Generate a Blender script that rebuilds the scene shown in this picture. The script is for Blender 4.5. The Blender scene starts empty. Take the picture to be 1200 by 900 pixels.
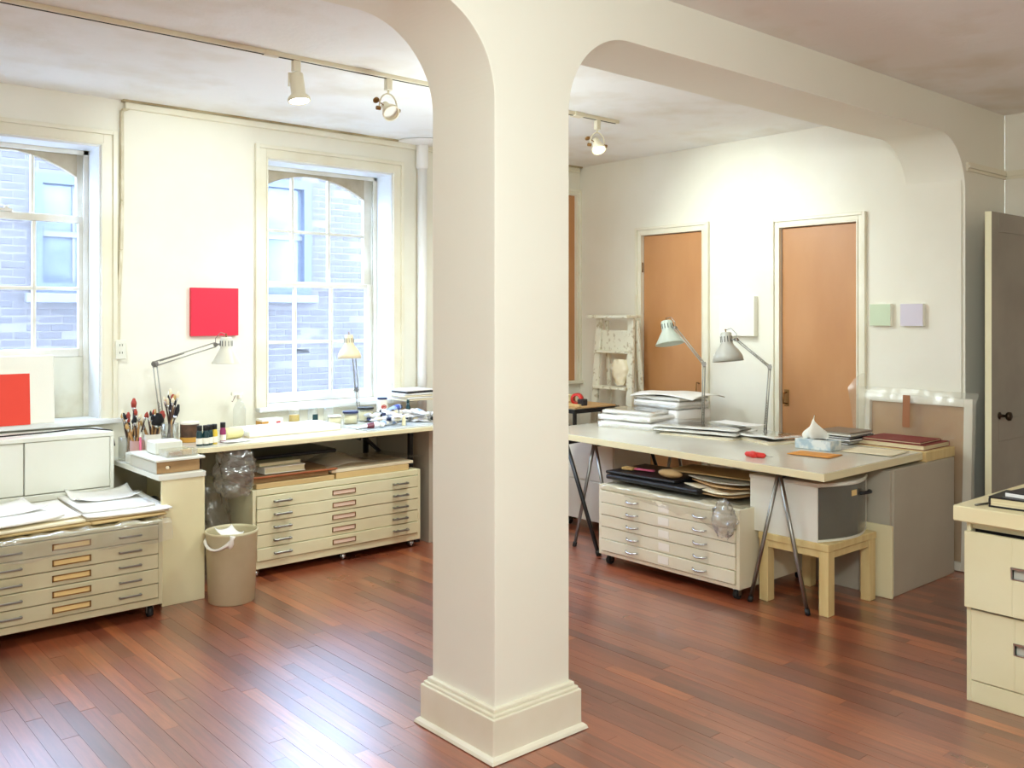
import bpy, bmesh, math, random
from mathutils import Vector, Matrix, noise

random.seed(7)
SC = bpy.context.scene
COL = SC.collection
PI = math.pi

# ------------------------------------------------------------------ camera, world, lights, exposure
YAW = math.atan(936 / 1086.0)
cam_data = bpy.data.cameras.new('camera')
cam = bpy.data.objects.new('camera', cam_data)
COL.objects.link(cam)
cam.location = (0, 0, 1.55)
cam.rotation_euler = (PI / 2, 0, -YAW)
cam_data.sensor_width = 36.0
cam_data.lens = 36.0 * 1086 / 1200
cam_data.shift_y = -80 / 1200.0
cam_data.clip_start = 0.05
SC.camera = cam

world = bpy.data.worlds.new('overcast_sky')
SC.world = world
world.use_nodes = True
wbg = world.node_tree.nodes['Background']
wbg.inputs[0].default_value = (0.50, 0.68, 1.0, 1)
wbg.inputs[1].default_value = 9.5

SC.view_settings.view_transform = 'Standard'
SC.view_settings.look = 'None'
SC.view_settings.exposure = 1.43
SC.view_settings.gamma = 1.0
SC.view_settings.use_curve_mapping = False
SC.cycles.use_denoising = True
SC.cycles.max_bounces = 10
SC.cycles.diffuse_bounces = 6
SC.cycles.transparent_max_bounces = 24
SC.cycles.sample_clamp_indirect = 6.0
SC.cycles.caustics_reflective = False
SC.cycles.caustics_refractive = False


def light(name, kind, loc, power, color, target=None, **kw):
    d = bpy.data.lights.new(name, kind)
    d.energy = power
    d.color = color
    for k, v in kw.items():
        setattr(d, k, v)
    o = bpy.data.objects.new(name, d)
    COL.objects.link(o)
    o.location = loc
    if target is not None:
        o.rotation_euler = (Vector(target) - Vector(loc)).to_track_quat('-Z', 'Y').to_euler()
    return o


WARM = (0.87, 0.99, 0.98)
# ceiling lamp of the front room (behind the camera) and an added daylight fill, no window built
light('front_room_lamp', 'POINT', (0.9, 0.2, 2.38), 62, WARM, shadow_soft_size=0.18)
light('front_room_side_fill', 'AREA', (-1.45, 0.3, 1.6), 9, (0.80, 0.89, 1.0), (2.0, 0.9, 1.2), size=1.0, size_y=1.6, shape='RECTANGLE')
# unseen lights added to brighten the studio; no fixtures are built for them
light('studio_left_fill', 'SPOT', (0.9, 4.2, 2.66), 30, WARM, (1.2, 5.5, 0.6), spot_size=1.9, spot_blend=1.0, shadow_soft_size=0.10)
light('studio_middle_fill', 'SPOT', (3.45, 4.2, 2.66), 40, WARM, (3.5, 5.4, 0.7), spot_size=1.9, spot_blend=1.0, shadow_soft_size=0.10)
light('studio_table_fill', 'SPOT', (3.75, 4.2, 2.66), 22, WARM, (5.5, 3.7, 1.0), spot_size=1.9, spot_blend=1.0, shadow_soft_size=0.10)
light('studio_ceiling_fill', 'POINT', (3.3, 4.15, 2.0), 13, WARM, shadow_soft_size=0.15)  # added fill behind the pillar, lifting ceiling and walls


# ------------------------------------------------------------------ materials
def lin(c):
    c = c / 255.0
    return c / 12.92 if c <= 0.04045 else ((c + 0.055) / 1.055) ** 2.4


def rgb(r, g, b):
    return (lin(r), lin(g), lin(b), 1.0)


MATS = {}


def mat(name, col, rough=0.5, metal=0.0, col2=None, scale=6.0, amount=1.0, bump=0.0, bump_scale=60.0,
        spec=None, stretch=None, detail=4.0, coat=0.0, lo=0.35, hi=0.65, vary=0.0, alpha=1.0, coords='Object'):
    """Principled material; col2 mixes in by noise, bump adds fine relief, vary shifts value per object."""
    m = bpy.data.materials.new(name)
    m.use_nodes = True
    nt = m.node_tree
    N, L = nt.nodes, nt.links
    b = N['Principled BSDF']
    b.inputs['Base Color'].default_value = col
    b.inputs['Roughness'].default_value = rough
    b.inputs['Metallic'].default_value = metal
    if spec is not None:
        b.inputs['Specular IOR Level'].default_value = spec
    if coat:
        b.inputs['Coat Weight'].default_value = coat
        b.inputs['Coat Roughness'].default_value = 0.15
    tc = mp = None
    if col2 is not None or bump:
        tc = N.new('ShaderNodeTexCoord')
        mp = N.new('ShaderNodeMapping')
        L.new(tc.outputs[coords], mp.inputs['Vector'])
        if stretch:
            mp.inputs['Scale'].default_value = stretch
    out = None
    if col2 is not None:
        nz = N.new('ShaderNodeTexNoise')
        nz.inputs['Scale'].default_value = scale
        nz.inputs['Detail'].default_value = detail
        L.new(mp.outputs[0], nz.inputs['Vector'])
        rp = N.new('ShaderNodeMapRange')
        rp.inputs['From Min'].default_value = lo
        rp.inputs['From Max'].default_value = hi
        rp.inputs['To Max'].default_value = amount
        L.new(nz.outputs['Fac'], rp.inputs['Value'])
        mx = N.new('ShaderNodeMix')
        mx.data_type = 'RGBA'
        mx.inputs['A'].default_value = col
        mx.inputs['B'].default_value = col2
        L.new(rp.outputs[0], mx.inputs['Factor'])
        out = mx.outputs['Result']
        L.new(out, b.inputs['Base Color'])
    if vary:
        oi = N.new('ShaderNodeObjectInfo')
        hv = N.new('ShaderNodeHueSaturation')
        mr = N.new('ShaderNodeMapRange')
        mr.inputs['To Min'].default_value = 1 - vary
        mr.inputs['To Max'].default_value = 1 + vary
        L.new(oi.outputs['Random'], mr.inputs['Value'])
        L.new(mr.outputs[0], hv.inputs['Value'])
        if out is not None:
            L.new(out, hv.inputs['Color'])
        else:
            hv.inputs['Color'].default_value = col
        L.new(hv.outputs[0], b.inputs['Base Color'])
    if bump:
        n2 = N.new('ShaderNodeTexNoise')
        n2.inputs['Scale'].default_value = bump_scale
        n2.inputs['Detail'].default_value = 5
        L.new(mp.outputs[0], n2.inputs['Vector'])
        bp = N.new('ShaderNodeBump')
        bp.inputs['Strength'].default_value = bump
        bp.inputs['Distance'].default_value = 0.01
        L.new(n2.outputs['Fac'], bp.inputs['Height'])
        L.new(bp.outputs[0], b.inputs['Normal'])
    MATS[name] = m
    return m


def clear_mat(name, tint, haze, rough, gloss, hazecol):
    """Thin clear sheet: see-through, with a glossy skin and a little milky scatter."""
    m = bpy.data.materials.new(name)
    m.use_nodes = True
    nt = m.node_tree
    N, L = nt.nodes, nt.links
    N.remove(N['Principled BSDF'])
    out = N['Material Output']
    tr = N.new('ShaderNodeBsdfTransparent')
    tr.inputs[0].default_value = tint
    gl = N.new('ShaderNodeBsdfGlossy')
    gl.inputs['Roughness'].default_value = rough
    df = N.new('ShaderNodeBsdfDiffuse')
    df.inputs[0].default_value = hazecol
    tl = N.new('ShaderNodeBsdfTranslucent')
    tl.inputs[0].default_value = hazecol
    m0 = N.new('ShaderNodeMixShader')
    L.new(df.outputs[0], m0.inputs[1])
    L.new(tl.outputs[0], m0.inputs[2])
    m1 = N.new('ShaderNodeMixShader')
    m1.inputs[0].default_value = haze
    L.new(tr.outputs[0], m1.inputs[1])
    L.new(m0.outputs[0], m1.inputs[2])
    m2 = N.new('ShaderNodeMixShader')
    lw = N.new('ShaderNodeLayerWeight')
    lw.inputs['Blend'].default_value = 0.5
    pw = N.new('ShaderNodeMath')
    pw.operation = 'POWER'
    pw.inputs[1].default_value = 4.0
    L.new(lw.outputs['Facing'], pw.inputs[0])
    fr = N.new('ShaderNodeMath')
    fr.operation = 'MULTIPLY_ADD'
    fr.inputs[1].default_value = 0.7
    fr.inputs[2].default_value = 0.04
    L.new(pw.outputs[0], fr.inputs[0])
    mu = N.new('ShaderNodeMath')
    mu.operation = 'MULTIPLY'
    mu.inputs[1].default_value = gloss
    mu.use_clamp = True
    L.new(fr.outputs[0], mu.inputs[0])
    L.new(mu.outputs[0], m2.inputs[0])
    L.new(m1.outputs[0], m2.inputs[1])
    L.new(gl.outputs[0], m2.inputs[2])
    L.new(m2.outputs[0], out.inputs[0])
    MATS[name] = m
    return m


def emit_mat(name, col, strength):
    m = bpy.data.materials.new(name)
    m.use_nodes = True
    b = m.node_tree.nodes['Principled BSDF']
    b.inputs['Base Color'].default_value = col
    b.inputs['Emission Color'].default_value = col
    b.inputs['Emission Strength'].default_value = strength
    MATS[name] = m
    return m


def floor_mat(name, per_island):
    """Varnished red-brown strip oak; every board takes its own tone."""
    m = bpy.data.materials.new(name)
    m.use_nodes = True
    nt = m.node_tree
    N, L = nt.nodes, nt.links
    b = N['Principled BSDF']
    tc = N.new('ShaderNodeTexCoord')
    if per_island:
        g = N.new('ShaderNodeNewGeometry')
        rnd = g.outputs['Random Per Island']
    else:
        g = N.new('ShaderNodeObjectInfo')
        rnd = g.outputs['Random']
    cr = N.new('ShaderNodeValToRGB')
    e = cr.color_ramp.elements
    e[0].position = 0.0
    e[0].color = rgb(112, 54, 37)
    e[1].position = 1.0
    e[1].color = rgb(186, 104, 60)
    for p, c in ((0.2, rgb(134, 66, 44)), (0.55, rgb(154, 80, 52)), (0.8, rgb(158, 82, 50))):
        x = e.new(p)
        x.color = c
    L.new(rnd, cr.inputs[0])
    # grain: noise stretched along the boards, offset per board
    ad = N.new('ShaderNodeVectorMath')
    ad.operation = 'ADD'
    cb = N.new('ShaderNodeCombineXYZ')
    m10 = N.new('ShaderNodeMath')
    m10.operation = 'MULTIPLY'
    m10.inputs[1].default_value = 37.0
    L.new(rnd, m10.inputs[0])
    L.new(m10.outputs[0], cb.inputs[1])
    L.new(tc.outputs['Object'], ad.inputs[0])
    L.new(cb.outputs[0], ad.inputs[1])
    mp = N.new('ShaderNodeMapping')
    mp.inputs['Scale'].default_value = (46, 3.2, 1)
    L.new(ad.outputs[0], mp.inputs[0])
    nz = N.new('ShaderNodeTexNoise')
    nz.inputs['Scale'].default_value = 1.0
    nz.inputs['Detail'].default_value = 6
    nz.inputs['Roughness'].default_value = 0.65
    L.new(mp.outputs[0], nz.inputs['Vector'])
    mr = N.new('ShaderNodeMapRange')
    mr.inputs['From Min'].default_value = 0.3
    mr.inputs['From Max'].default_value = 0.72
    mr.inputs['To Min'].default_value = 0.62
    mr.inputs['To Max'].default_value = 1.22
    L.new(nz.outputs['Fac'], mr.inputs['Value'])
    hv = N.new('ShaderNodeHueSaturation')
    L.new(cr.outputs[0], hv.inputs['Color'])
    L.new(mr.outputs[0], hv.inputs['Value'])
    L.new(hv.outputs[0], b.inputs['Base Color'])
    # worn varnish: patchy gloss
    n2 = N.new('ShaderNodeTexNoise')
    n2.inputs['Scale'].default_value = 2.3
    n2.inputs['Detail'].default_value = 5
    L.new(tc.outputs['Object'], n2.inputs['Vector'])
    r2 = N.new('ShaderNodeMapRange')
    r2.inputs['To Min'].default_value = 0.20
    r2.inputs['To Max'].default_value = 0.40
    L.new(n2.outputs['Fac'], r2.inputs['Value'])
    L.new(r2.outputs[0], b.inputs['Roughness'])
    b.inputs['Specular IOR Level'].default_value = 0.5
    b.inputs['Coat Weight'].default_value = 1.0
    b.inputs['Coat IOR'].default_value = 1.95
    L.new(r2.outputs[0], b.inputs['Coat Roughness'])
    bp = N.new('ShaderNodeBump')
    bp.inputs['Strength'].default_value = 0.12
    bp.inputs['Distance'].default_value = 0.004
    L.new(nz.outputs['Fac'], bp.inputs['Height'])
    L.new(bp.outputs[0], b.inputs['Normal'])
    MATS[name] = m
    return m


WALL = mat('wall_plaster_paint', rgb(240, 237, 224), 0.62, col2=rgb(231, 227, 210), scale=1.6, amount=0.7, bump=0.10, bump_scale=22)
ARCH = mat('arcade_plaster_paint', rgb(238, 236, 222), 0.6, col2=rgb(234, 231, 215), scale=1.2, amount=0.6, bump=0.05, bump_scale=18)
CEIL = mat('ceiling_plaster_paint', rgb(242, 242, 240), 0.8, col2=rgb(218, 208, 188), scale=2.6, amount=0.55, detail=7, bump=0.25, bump_scale=26, lo=0.48, hi=0.75)
TRIM = mat('yellowed_trim_paint', rgb(238, 234, 216), 0.38, col2=rgb(222, 213, 184), scale=3.0, amount=0.6, bump=0.06, bump_scale=30)
SASH = mat('sash_paint', rgb(230, 226, 214), 0.42, col2=rgb(196, 186, 160), scale=5, amount=0.6)
REVEAL = mat('reveal_paint', rgb(232, 234, 236), 0.45, col2=rgb(210, 210, 204), scale=3, amount=0.5)
SPANDREL = mat('spandrel_paint', rgb(196, 182, 156), 0.55, col2=rgb(160, 144, 112), scale=6, amount=0.7)
BLACKGAP = mat('gap_shade', rgb(28, 26, 24), 0.8)  # near-black colour standing in for shade within gaps and holes
GLASS = clear_mat('window_glass', (0.97, 0.985, 1.0, 1), 0.03, 0.02, 0.55, (0.9, 0.95, 1.0, 1))
PLYDOOR = mat('brown_hardboard_door', rgb(196, 142, 92), 0.42, col2=rgb(184, 128, 78), scale=3.5, amount=0.8, detail=7, stretch=(1, 1, 0.35), bump=0.03)
SHADEDOOR = mat('shaded_door_paint', rgb(158, 152, 140), 0.5, col2=rgb(140, 134, 122), scale=2.5, amount=0.7)  # white door paint darkened to carry the dim corner's shade
DOOREDGE = mat('pale_door_edge', rgb(232, 226, 190), 0.5)
FLOORB = floor_mat('strip_oak_board', False)
FLOORS = floor_mat('strip_oak_far_boards', True)
SUBFLOOR = mat('subfloor_shadow_gap', rgb(52, 26, 18), 0.9)
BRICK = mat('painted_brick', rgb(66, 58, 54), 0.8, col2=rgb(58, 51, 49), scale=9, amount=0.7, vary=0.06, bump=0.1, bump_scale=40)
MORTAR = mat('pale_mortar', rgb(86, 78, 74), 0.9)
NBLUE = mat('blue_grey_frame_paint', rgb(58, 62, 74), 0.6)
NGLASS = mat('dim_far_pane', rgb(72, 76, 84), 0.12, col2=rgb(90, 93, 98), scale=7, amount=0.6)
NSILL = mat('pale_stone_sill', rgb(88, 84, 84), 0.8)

FILE1 = mat('grey_beige_enamel', rgb(206, 198, 164), 0.42, col2=rgb(192, 182, 144), scale=4, amount=0.6)
FILE2 = mat('cream_enamel', rgb(230, 224, 188), 0.4, col2=rgb(221, 212, 170), scale=3, amount=0.6)
FILE3 = mat('pale_cream_enamel', rgb(234, 228, 204), 0.42, col2=rgb(226, 216, 182), scale=3, amount=0.5)
FILE3S = mat('yellow_cream_side', rgb(228, 206, 140), 0.5)
CHROME = mat('chrome', rgb(206, 206, 206), 0.18, metal=1.0)
STEEL = mat('worn_steel', rgb(150, 148, 142), 0.34, metal=1.0)
BRASS = mat('brown_bronze', rgb(150, 110, 62), 0.42, metal=0.7)
CARD = mat('label_card', rgb(236, 206, 140), 0.7)
PINKCARD = mat('pinkish_label_card', rgb(236, 208, 186), 0.7)
WHITECARD = mat('white_label_card', rgb(244, 238, 224), 0.6)
BLACK = mat('black_enamel', rgb(22, 22, 24), 0.4)
BLACKP = mat('black_vinyl', rgb(26, 26, 30), 0.38, bump=0.1, bump_scale=80)
RUBBER = mat('black_rubber', rgb(24, 22, 22), 0.6)
PANEL = mat('cream_panel_paint', rgb(236, 226, 186), 0.5, col2=rgb(224, 212, 166), scale=2, amount=0.5)
WHITEP = mat('white_cabinet_paint', rgb(234, 234, 222), 0.45, col2=rgb(222, 220, 204), scale=2, amount=0.5)
GREYPANEL = mat('grey_laminate', rgb(186, 178, 160), 0.5, col2=rgb(172, 164, 146), scale=3, amount=0.5)
WHITELAM = mat('white_laminate_top', rgb(214, 210, 196), 0.16, col2=rgb(200, 194, 176), scale=2, amount=0.5)
GLASSY = mat('pale_blue_glass_top', rgb(214, 224, 232), 0.12, col2=rgb(228, 226, 216), scale=3, amount=0.6)
EDGEBAND = mat('cream_edge_band', rgb(234, 224, 184), 0.5)
PAPER = mat('white_paper', rgb(246, 244, 240), 0.7, vary=0.03)
PAPERC = mat('cream_paper', rgb(238, 226, 196), 0.7, vary=0.05)
BOARD = mat('tan_board', rgb(208, 178, 124), 0.7, vary=0.08)
PLASTIC = clear_mat('clear_polythene', (0.98, 0.98, 0.97, 1), 0.19, 0.13, 2.6, (0.9, 0.88, 0.82, 1))
PLASTICM = clear_mat('milky_polythene', (0.97, 0.96, 0.93, 1), 0.20, 0.22, 1.5, (0.88, 0.85, 0.76, 1))
FROST = clear_mat('smoky_drawer_plastic', (0.66, 0.66, 0.60, 1), 0.42, 0.25, 1.2, (0.46, 0.45, 0.40, 1))
REDC = mat('crimson_paint', rgb(226, 30, 62), 0.6, bump=0.04, bump_scale=90)
REDO = mat('vermilion_paint', rgb(232, 66, 46), 0.6, bump=0.04, bump_scale=90)
CANVASW = mat('white_primed_canvas', rgb(242, 240, 228), 0.7, bump=0.05, bump_scale=120)
GREENC = mat('pale_green_paint', rgb(206, 220, 190), 0.7)
LILACC = mat('pale_lilac_paint', rgb(218, 212, 226), 0.7)
WOODP = mat('pale_wood', rgb(216, 186, 130), 0.55, col2=rgb(198, 162, 104), scale=5, amount=0.7, stretch=(6, 6, 0.6))
WOODL = mat('birch_stool_wood', rgb(226, 204, 146), 0.5, col2=rgb(212, 184, 124), scale=4, amount=0.7, stretch=(6, 6, 0.6))
WOODR = mat('reddish_wood', rgb(176, 100, 58), 0.5, col2=rgb(150, 78, 42), scale=5, amount=0.7)
WOODB = mat('brown_box_wood', rgb(176, 142, 98), 0.55, col2=rgb(150, 114, 74), scale=5, amount=0.8, stretch=(1, 6, 6))
LAMPARM = mat('grey_arm_enamel', rgb(168, 166, 156), 0.35, metal=0.3)
LAMPW = mat('white_lamp_enamel', rgb(222, 218, 200), 0.35)
LAMPG = mat('grey_white_lamp_enamel', rgb(190, 188, 178), 0.38)
LAMPB = mat('pale_green_lamp_enamel', rgb(196, 204, 190), 0.35)
LAMPY = mat('cream_lamp_enamel', rgb(236, 216, 176), 0.35)
BULBON = emit_mat('lit_bulb_face', (1.0, 0.90, 0.72, 1), 9.0)
BULBOFF = mat('pearl_bulb', rgb(240, 238, 230), 0.3)
BIN = mat('beige_bin_plastic', rgb(206, 196, 162), 0.5, col2=rgb(194, 182, 144), scale=7, amount=0.7, bump=0.1, bump_scale=120)
LADDER = mat('spattered_white_paint', rgb(230, 226, 206), 0.6, col2=rgb(168, 150, 110), scale=22, amount=0.7, lo=0.56, hi=0.66, detail=6)
KRAFT = mat('kraft_card', rgb(206, 166, 116), 0.7, col2=rgb(192, 150, 100), scale=4, amount=0.6)
RAWCAN = mat('raw_canvas_back', rgb(196, 160, 118), 0.8, col2=rgb(178, 140, 100), scale=5, amount=0.7, bump=0.1, bump_scale=140)
TAPE = mat('brown_parcel_tape', rgb(160, 104, 66), 0.4)
REDPL = mat('red_plastic', rgb(214, 48, 40), 0.4)
ORANGE = mat('orange_paper', rgb(222, 150, 66), 0.6)
TISSUE = mat('tissue_paper', rgb(240, 238, 228), 0.8)
TBOX = mat('blue_patterned_card', rgb(170, 190, 200), 0.6, col2=rgb(222, 226, 222), scale=16, amount=1.0, lo=0.42, hi=0.56)
MAROON = mat('maroon_cloth', rgb(132, 46, 40), 0.6)
PAGES = mat('page_edges', rgb(228, 216, 180), 0.75, stretch=(1, 1, 60), col2=rgb(206, 190, 150), scale=4)
DARKBK = mat('dark_book_cover', rgb(46, 44, 48), 0.5)
JARGL = clear_mat('jar_glass', (0.95, 0.96, 0.95, 1), 0.10, 0.05, 1.2, (0.9, 0.9, 0.86, 1))
OCHREP = mat('ochre_pigment', rgb(206, 176, 84), 0.6)
CREAMP = mat('cream_medium', rgb(236, 226, 186), 0.5)
BLUEL = mat('dark_blue_lid', rgb(34, 44, 84), 0.4)
TEAL = mat('dark_teal_bottle', rgb(26, 62, 66), 0.35)
YEL = mat('yellow_plastic', rgb(232, 200, 64), 0.45)
PYEL = mat('pale_yellow_plastic', rgb(240, 232, 168), 0.5)
MAG = mat('magenta_bottle', rgb(150, 46, 100), 0.4)
BROWNCAN = mat('dark_brown_can', rgb(66, 46, 36), 0.4, col2=rgb(120, 84, 56), scale=26, amount=0.6)
OCHREB = mat('ochre_band', rgb(204, 150, 60), 0.5)
PINK = mat('pink_plastic', rgb(226, 110, 140), 0.45)
BLUE = mat('blue_paint_label', rgb(62, 84, 176), 0.45)
LBLUE = mat('light_blue_label', rgb(150, 172, 214), 0.45)
TUBEW = mat('white_tube_metal', rgb(232, 230, 230), 0.32, metal=0.25, vary=0.06)
WINE = mat('wine_red_label', rgb(110, 34, 52), 0.45)
BRISTLE = mat('tan_bristle', rgb(196, 160, 100), 0.8, vary=0.25)
REDBR = mat('red_brown_bristle', rgb(170, 70, 56), 0.8)
BLKBR = mat('black_bristle', rgb(26, 26, 30), 0.8)
HANDLEW = mat('brush_handle_wood', rgb(186, 140, 84), 0.5, vary=0.35)
HANDLED = mat('brush_handle_dark', rgb(66, 44, 36), 0.4, vary=0.3)
GREYMET = mat('grey_metal_top', rgb(206, 204, 190), 0.5)
CONDUIT = mat('painted_conduit', rgb(222, 214, 190), 0.45, col2=rgb(180, 166, 128), scale=8, amount=0.6)
PIPEW = mat('white_pipe_paint', rgb(238, 236, 232), 0.35)
TRACKP = mat('cream_track_paint', rgb(234, 226, 200), 0.4)
INK = mat('grey_print', rgb(96, 96, 100), 0.7)
REDINK = mat('red_print', rgb(206, 60, 50), 0.6)
DARKCRN = mat('dark_crown_strip', rgb(150, 132, 96), 0.6, col2=rgb(206, 192, 158), scale=4, amount=0.9)  # brown with paler noise mottling


# ------------------------------------------------------------------ mesh helpers
class MB:
    def __init__(self):
        self.bm = bmesh.new()
        self.mi = 0

    def _add(self, vs, fs, smooth=False):
        v = [self.bm.verts.new(p) for p in vs]
        for f in fs:
            try:
                fc = self.bm.faces.new([v[i] for i in f])
                fc.material_index = self.mi
                fc.smooth = smooth
            except ValueError:
                pass
        return v

    def box(self, x0, x1, y0, y1, z0, z1, M=None):
        vs = [Vector((x, y, z)) for z in (z0, z1) for y in (y0, y1) for x in (x0, x1)]
        if M is not None:
            vs = [M @ v for v in vs]
        self._add(vs, [(0, 2, 3, 1), (4, 5, 7, 6), (0, 1, 5, 4), (2, 6, 7, 3), (0, 4, 6, 2), (1, 3, 7, 5)])
        return self

    def bar(self, p0, p1, w, d, up=(0, 0, 1)):
        """rectangular bar from p0 to p1, w across, d in the other direction"""
        p0, p1 = Vector(p0), Vector(p1)
        t = (p1 - p0).normalized()
        u = t.cross(Vector(up))
        if u.length < 1e-4:
            u = t.cross(Vector((1, 0, 0)))
        u.normalize()
        v = t.cross(u).normalized()
        vs = []
        for p in (p0, p1):
            for a, b in ((-1, -1), (1, -1), (1, 1), (-1, 1)):
                vs.append(p + u * a * w / 2 + v * b * d / 2)
        self._add(vs, [(3, 2, 1, 0), (4, 5, 6, 7), (0, 1, 5, 4), (1, 2, 6, 5), (2, 3, 7, 6), (3, 0, 4, 7)])
        return self

    def lathe(self, prof, n=20, base=(0, 0, 0), axis=(0, 0, 1), cap0=True, cap1=True, smooth=True):
        """profile of (r, h) turned about an axis through base"""
        q = Vector(axis).normalized().to_track_quat('Z', 'Y').to_matrix()
        b = Vector(base)
        vs, fs = [], []
        for r, hh in prof:
            for k in range(n):
                a = 2 * PI * k / n
                vs.append(b + q @ Vector((r * math.cos(a), r * math.sin(a), hh)))
        for i in range(len(prof) - 1):
            for k in range(n):
                k2 = (k + 1) % n
                fs.append((i * n + k, i * n + k2, (i + 1) * n + k2, (i + 1) * n + k))
        v = self._add(vs, fs, smooth)
        for flag, i in ((cap0, 0), (cap1, len(prof) - 1)):
            if flag and prof[i][0] > 1e-5:
                try:
                    ring = [v[i * n + k] for k in range(n)]
                    if i == 0:
                        ring.reverse()
                    f = self.bm.faces.new(ring)
                    f.material_index = self.mi
                except ValueError:
                    pass
        return self

    def cyl(self, p0, p1, r0, r1=None, n=14):
        p0, p1 = Vector(p0), Vector(p1)
        d = p1 - p0
        return self.lathe([(r0, 0), (r0 if r1 is None else r1, d.length)], n, p0, d)

    def tube(self, pts, r, n=8):
        pts = [Vector(p) for p in pts]
        vs, fs = [], []
        prev = None
        for i, p in enumerate(pts):
            t = (pts[min(i + 1, len(pts) - 1)] - pts[max(i - 1, 0)]).normalized()
            u = t.cross(Vector((0, 0, 1))) if prev is None else prev - t * prev.dot(t)
            if u.length < 1e-4:
                u = t.cross(Vector((1, 0, 0)))
            u.normalize()
            prev = u
            v = t.cross(u)
            for k in range(n):
                a = 2 * PI * k / n
                vs.append(p + (u * math.cos(a) + v * math.sin(a)) * r)
        for i in range(len(pts) - 1):
            for k in range(n):
                k2 = (k + 1) % n
                fs.append((i * n + k, i * n + k2, (i + 1) * n + k2, (i + 1) * n + k))
        fs.append(tuple(range(n))[::-1])
        fs.append(tuple((len(pts) - 1) * n + k for k in range(n)))
        self._add(vs, fs, True)
        return self

    def prism(self, poly, axis, a, b):
        """2D polygon extruded along an axis: 'y' -> (x,z) polygon, 'x' -> (y,z), 'z' -> (x,y)"""
        def P(u, v, w):
            return {'y': (u, w, v), 'x': (w, u, v), 'z': (u, v, w)}[axis]
        n = len(poly)
        vs = [P(u, v, a) for u, v in poly] + [P(u, v, b) for u, v in poly]
        fs = [tuple(range(n)), tuple(range(2 * n - 1, n - 1, -1))]
        for i in range(n):
            j = (i + 1) % n
            fs.append((j, i, n + i, n + j))
        self._add(vs, fs)
        return self

    def grid(self, fn, nu, nv, thick=0.0, smooth=True):
        """surface fn(u,v) -> point, u and v in 0..1; thick > 0 gives it a real under side"""
        vs, fs = [], []
        for j in range(nv + 1):
            for i in range(nu + 1):
                vs.append(Vector(fn(i / nu, j / nv)))
        def I(i, j, o=0):
            return o + j * (nu + 1) + i
        for j in range(nv):
            for i in range(nu):
                fs.append((I(i, j), I(i + 1, j), I(i + 1, j + 1), I(i, j + 1)))
        if thick:
            o = len(vs)
            vs += [v - Vector((0, 0, thick)) for v in vs[:o]]
            for j in range(nv):
                for i in range(nu):
                    fs.append((I(i, j, o), I(i, j + 1, o), I(i + 1, j + 1, o), I(i + 1, j, o)))
            for i in range(nu):
                fs.append((I(i + 1, 0), I(i, 0), I(i, 0, o), I(i + 1, 0, o)))
                fs.append((I(i, nv), I(i + 1, nv), I(i + 1, nv, o), I(i, nv, o)))
            for j in range(nv):
                fs.append((I(0, j), I(0, j + 1), I(0, j + 1, o), I(0, j, o)))
                fs.append((I(nu, j + 1), I(nu, j), I(nu, j, o), I(nu, j + 1, o)))
        self._add(vs, fs, smooth)
        return self


def build(name, mb, m, parent=None, bevel=0.0, seg=1, label=None, loc=None, rz=0.0, kind=None):
    bm = mb.bm
    bmesh.ops.recalc_face_normals(bm, faces=bm.faces)
    if bevel:
        ed = [e for e in bm.edges if len(e.link_faces) == 2 and e.calc_face_angle(0) > 0.6]
        if ed:
            bmesh.ops.bevel(bm, geom=ed, offset=bevel, segments=seg, affect='EDGES', profile=0.5, clamp_overlap=True)
    me = bpy.data.meshes.new(name)
    bm.to_mesh(me)
    bm.free()
    for mm in (m if isinstance(m, (list, tuple)) else [m]):
        me.materials.append(mm)
    o = bpy.data.objects.new(name, me)
    COL.objects.link(o)
    if parent is not None:
        o.parent = parent
    if loc is not None:
        o.location = loc
    o.rotation_euler.z = rz
    if label:
        o['label'] = label
    if kind:
        o['kind'] = kind
    return o


def thing(name, label, cat, loc=(0, 0, 0), rz=0.0, group=None):
    o = bpy.data.objects.new(name, None)
    o.empty_display_size = 0.05
    COL.objects.link(o)
    o.location = loc
    o.rotation_euler.z = rz
    return tag(o, label, cat, group)


def tag(o, label, cat, group=None):
    o['label'] = label
    o['category'] = cat
    if group:
        o['group'] = group
    return o


def struct(name, mb=None, m=None, parent=None, bevel=0.0, seg=1, label=None):
    if mb is None:
        o = bpy.data.objects.new(name, None)
        o.empty_display_size = 0.05
        COL.objects.link(o)
    else:
        o = build(name, mb, m, parent, bevel, seg)
    if parent is None:
        o['kind'] = 'structure'
    if label:
        o['label'] = label
    return o


def dup(root, loc, rz=0.0, label=None):
    """a copy of a thing with copies of its parts and sub-parts"""
    r = root.copy()
    COL.objects.link(r)
    r.location = loc
    r.rotation_euler.z = rz
    if label:
        r['label'] = label
    for ch in list(root.children):
        c = ch.copy()
        COL.objects.link(c)
        c.parent = r
        for g in list(ch.children):
            d = g.copy()
            COL.objects.link(d)
            d.parent = c
    return r


def crumple(p, amp, sc, seed):
    v = Vector(p) * sc + Vector((seed * 3.1, seed * 1.7, seed * 2.3))
    return Vector((noise.noise(v), noise.noise(v + Vector((31, 0, 0))), noise.noise(v + Vector((0, 47, 0))))) * amp

# ================================================================== THE SETTING
ZC = 2.865            # ceiling height
YA, XB = 5.84, 5.83   # window wall, wall with the brown doors
XR = 6.43             # right wall of the front room

# ---- floor: subfloor slab with strip-oak boards laid along y
floor = struct('floor', MB().box(-1.6, XR + 0.1, -3.1, YA + 0.05, -0.12, -0.0125), SUBFLOOR)
rf = random.Random(11)
CX, SX = math.cos(YAW), math.sin(YAW)


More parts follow.
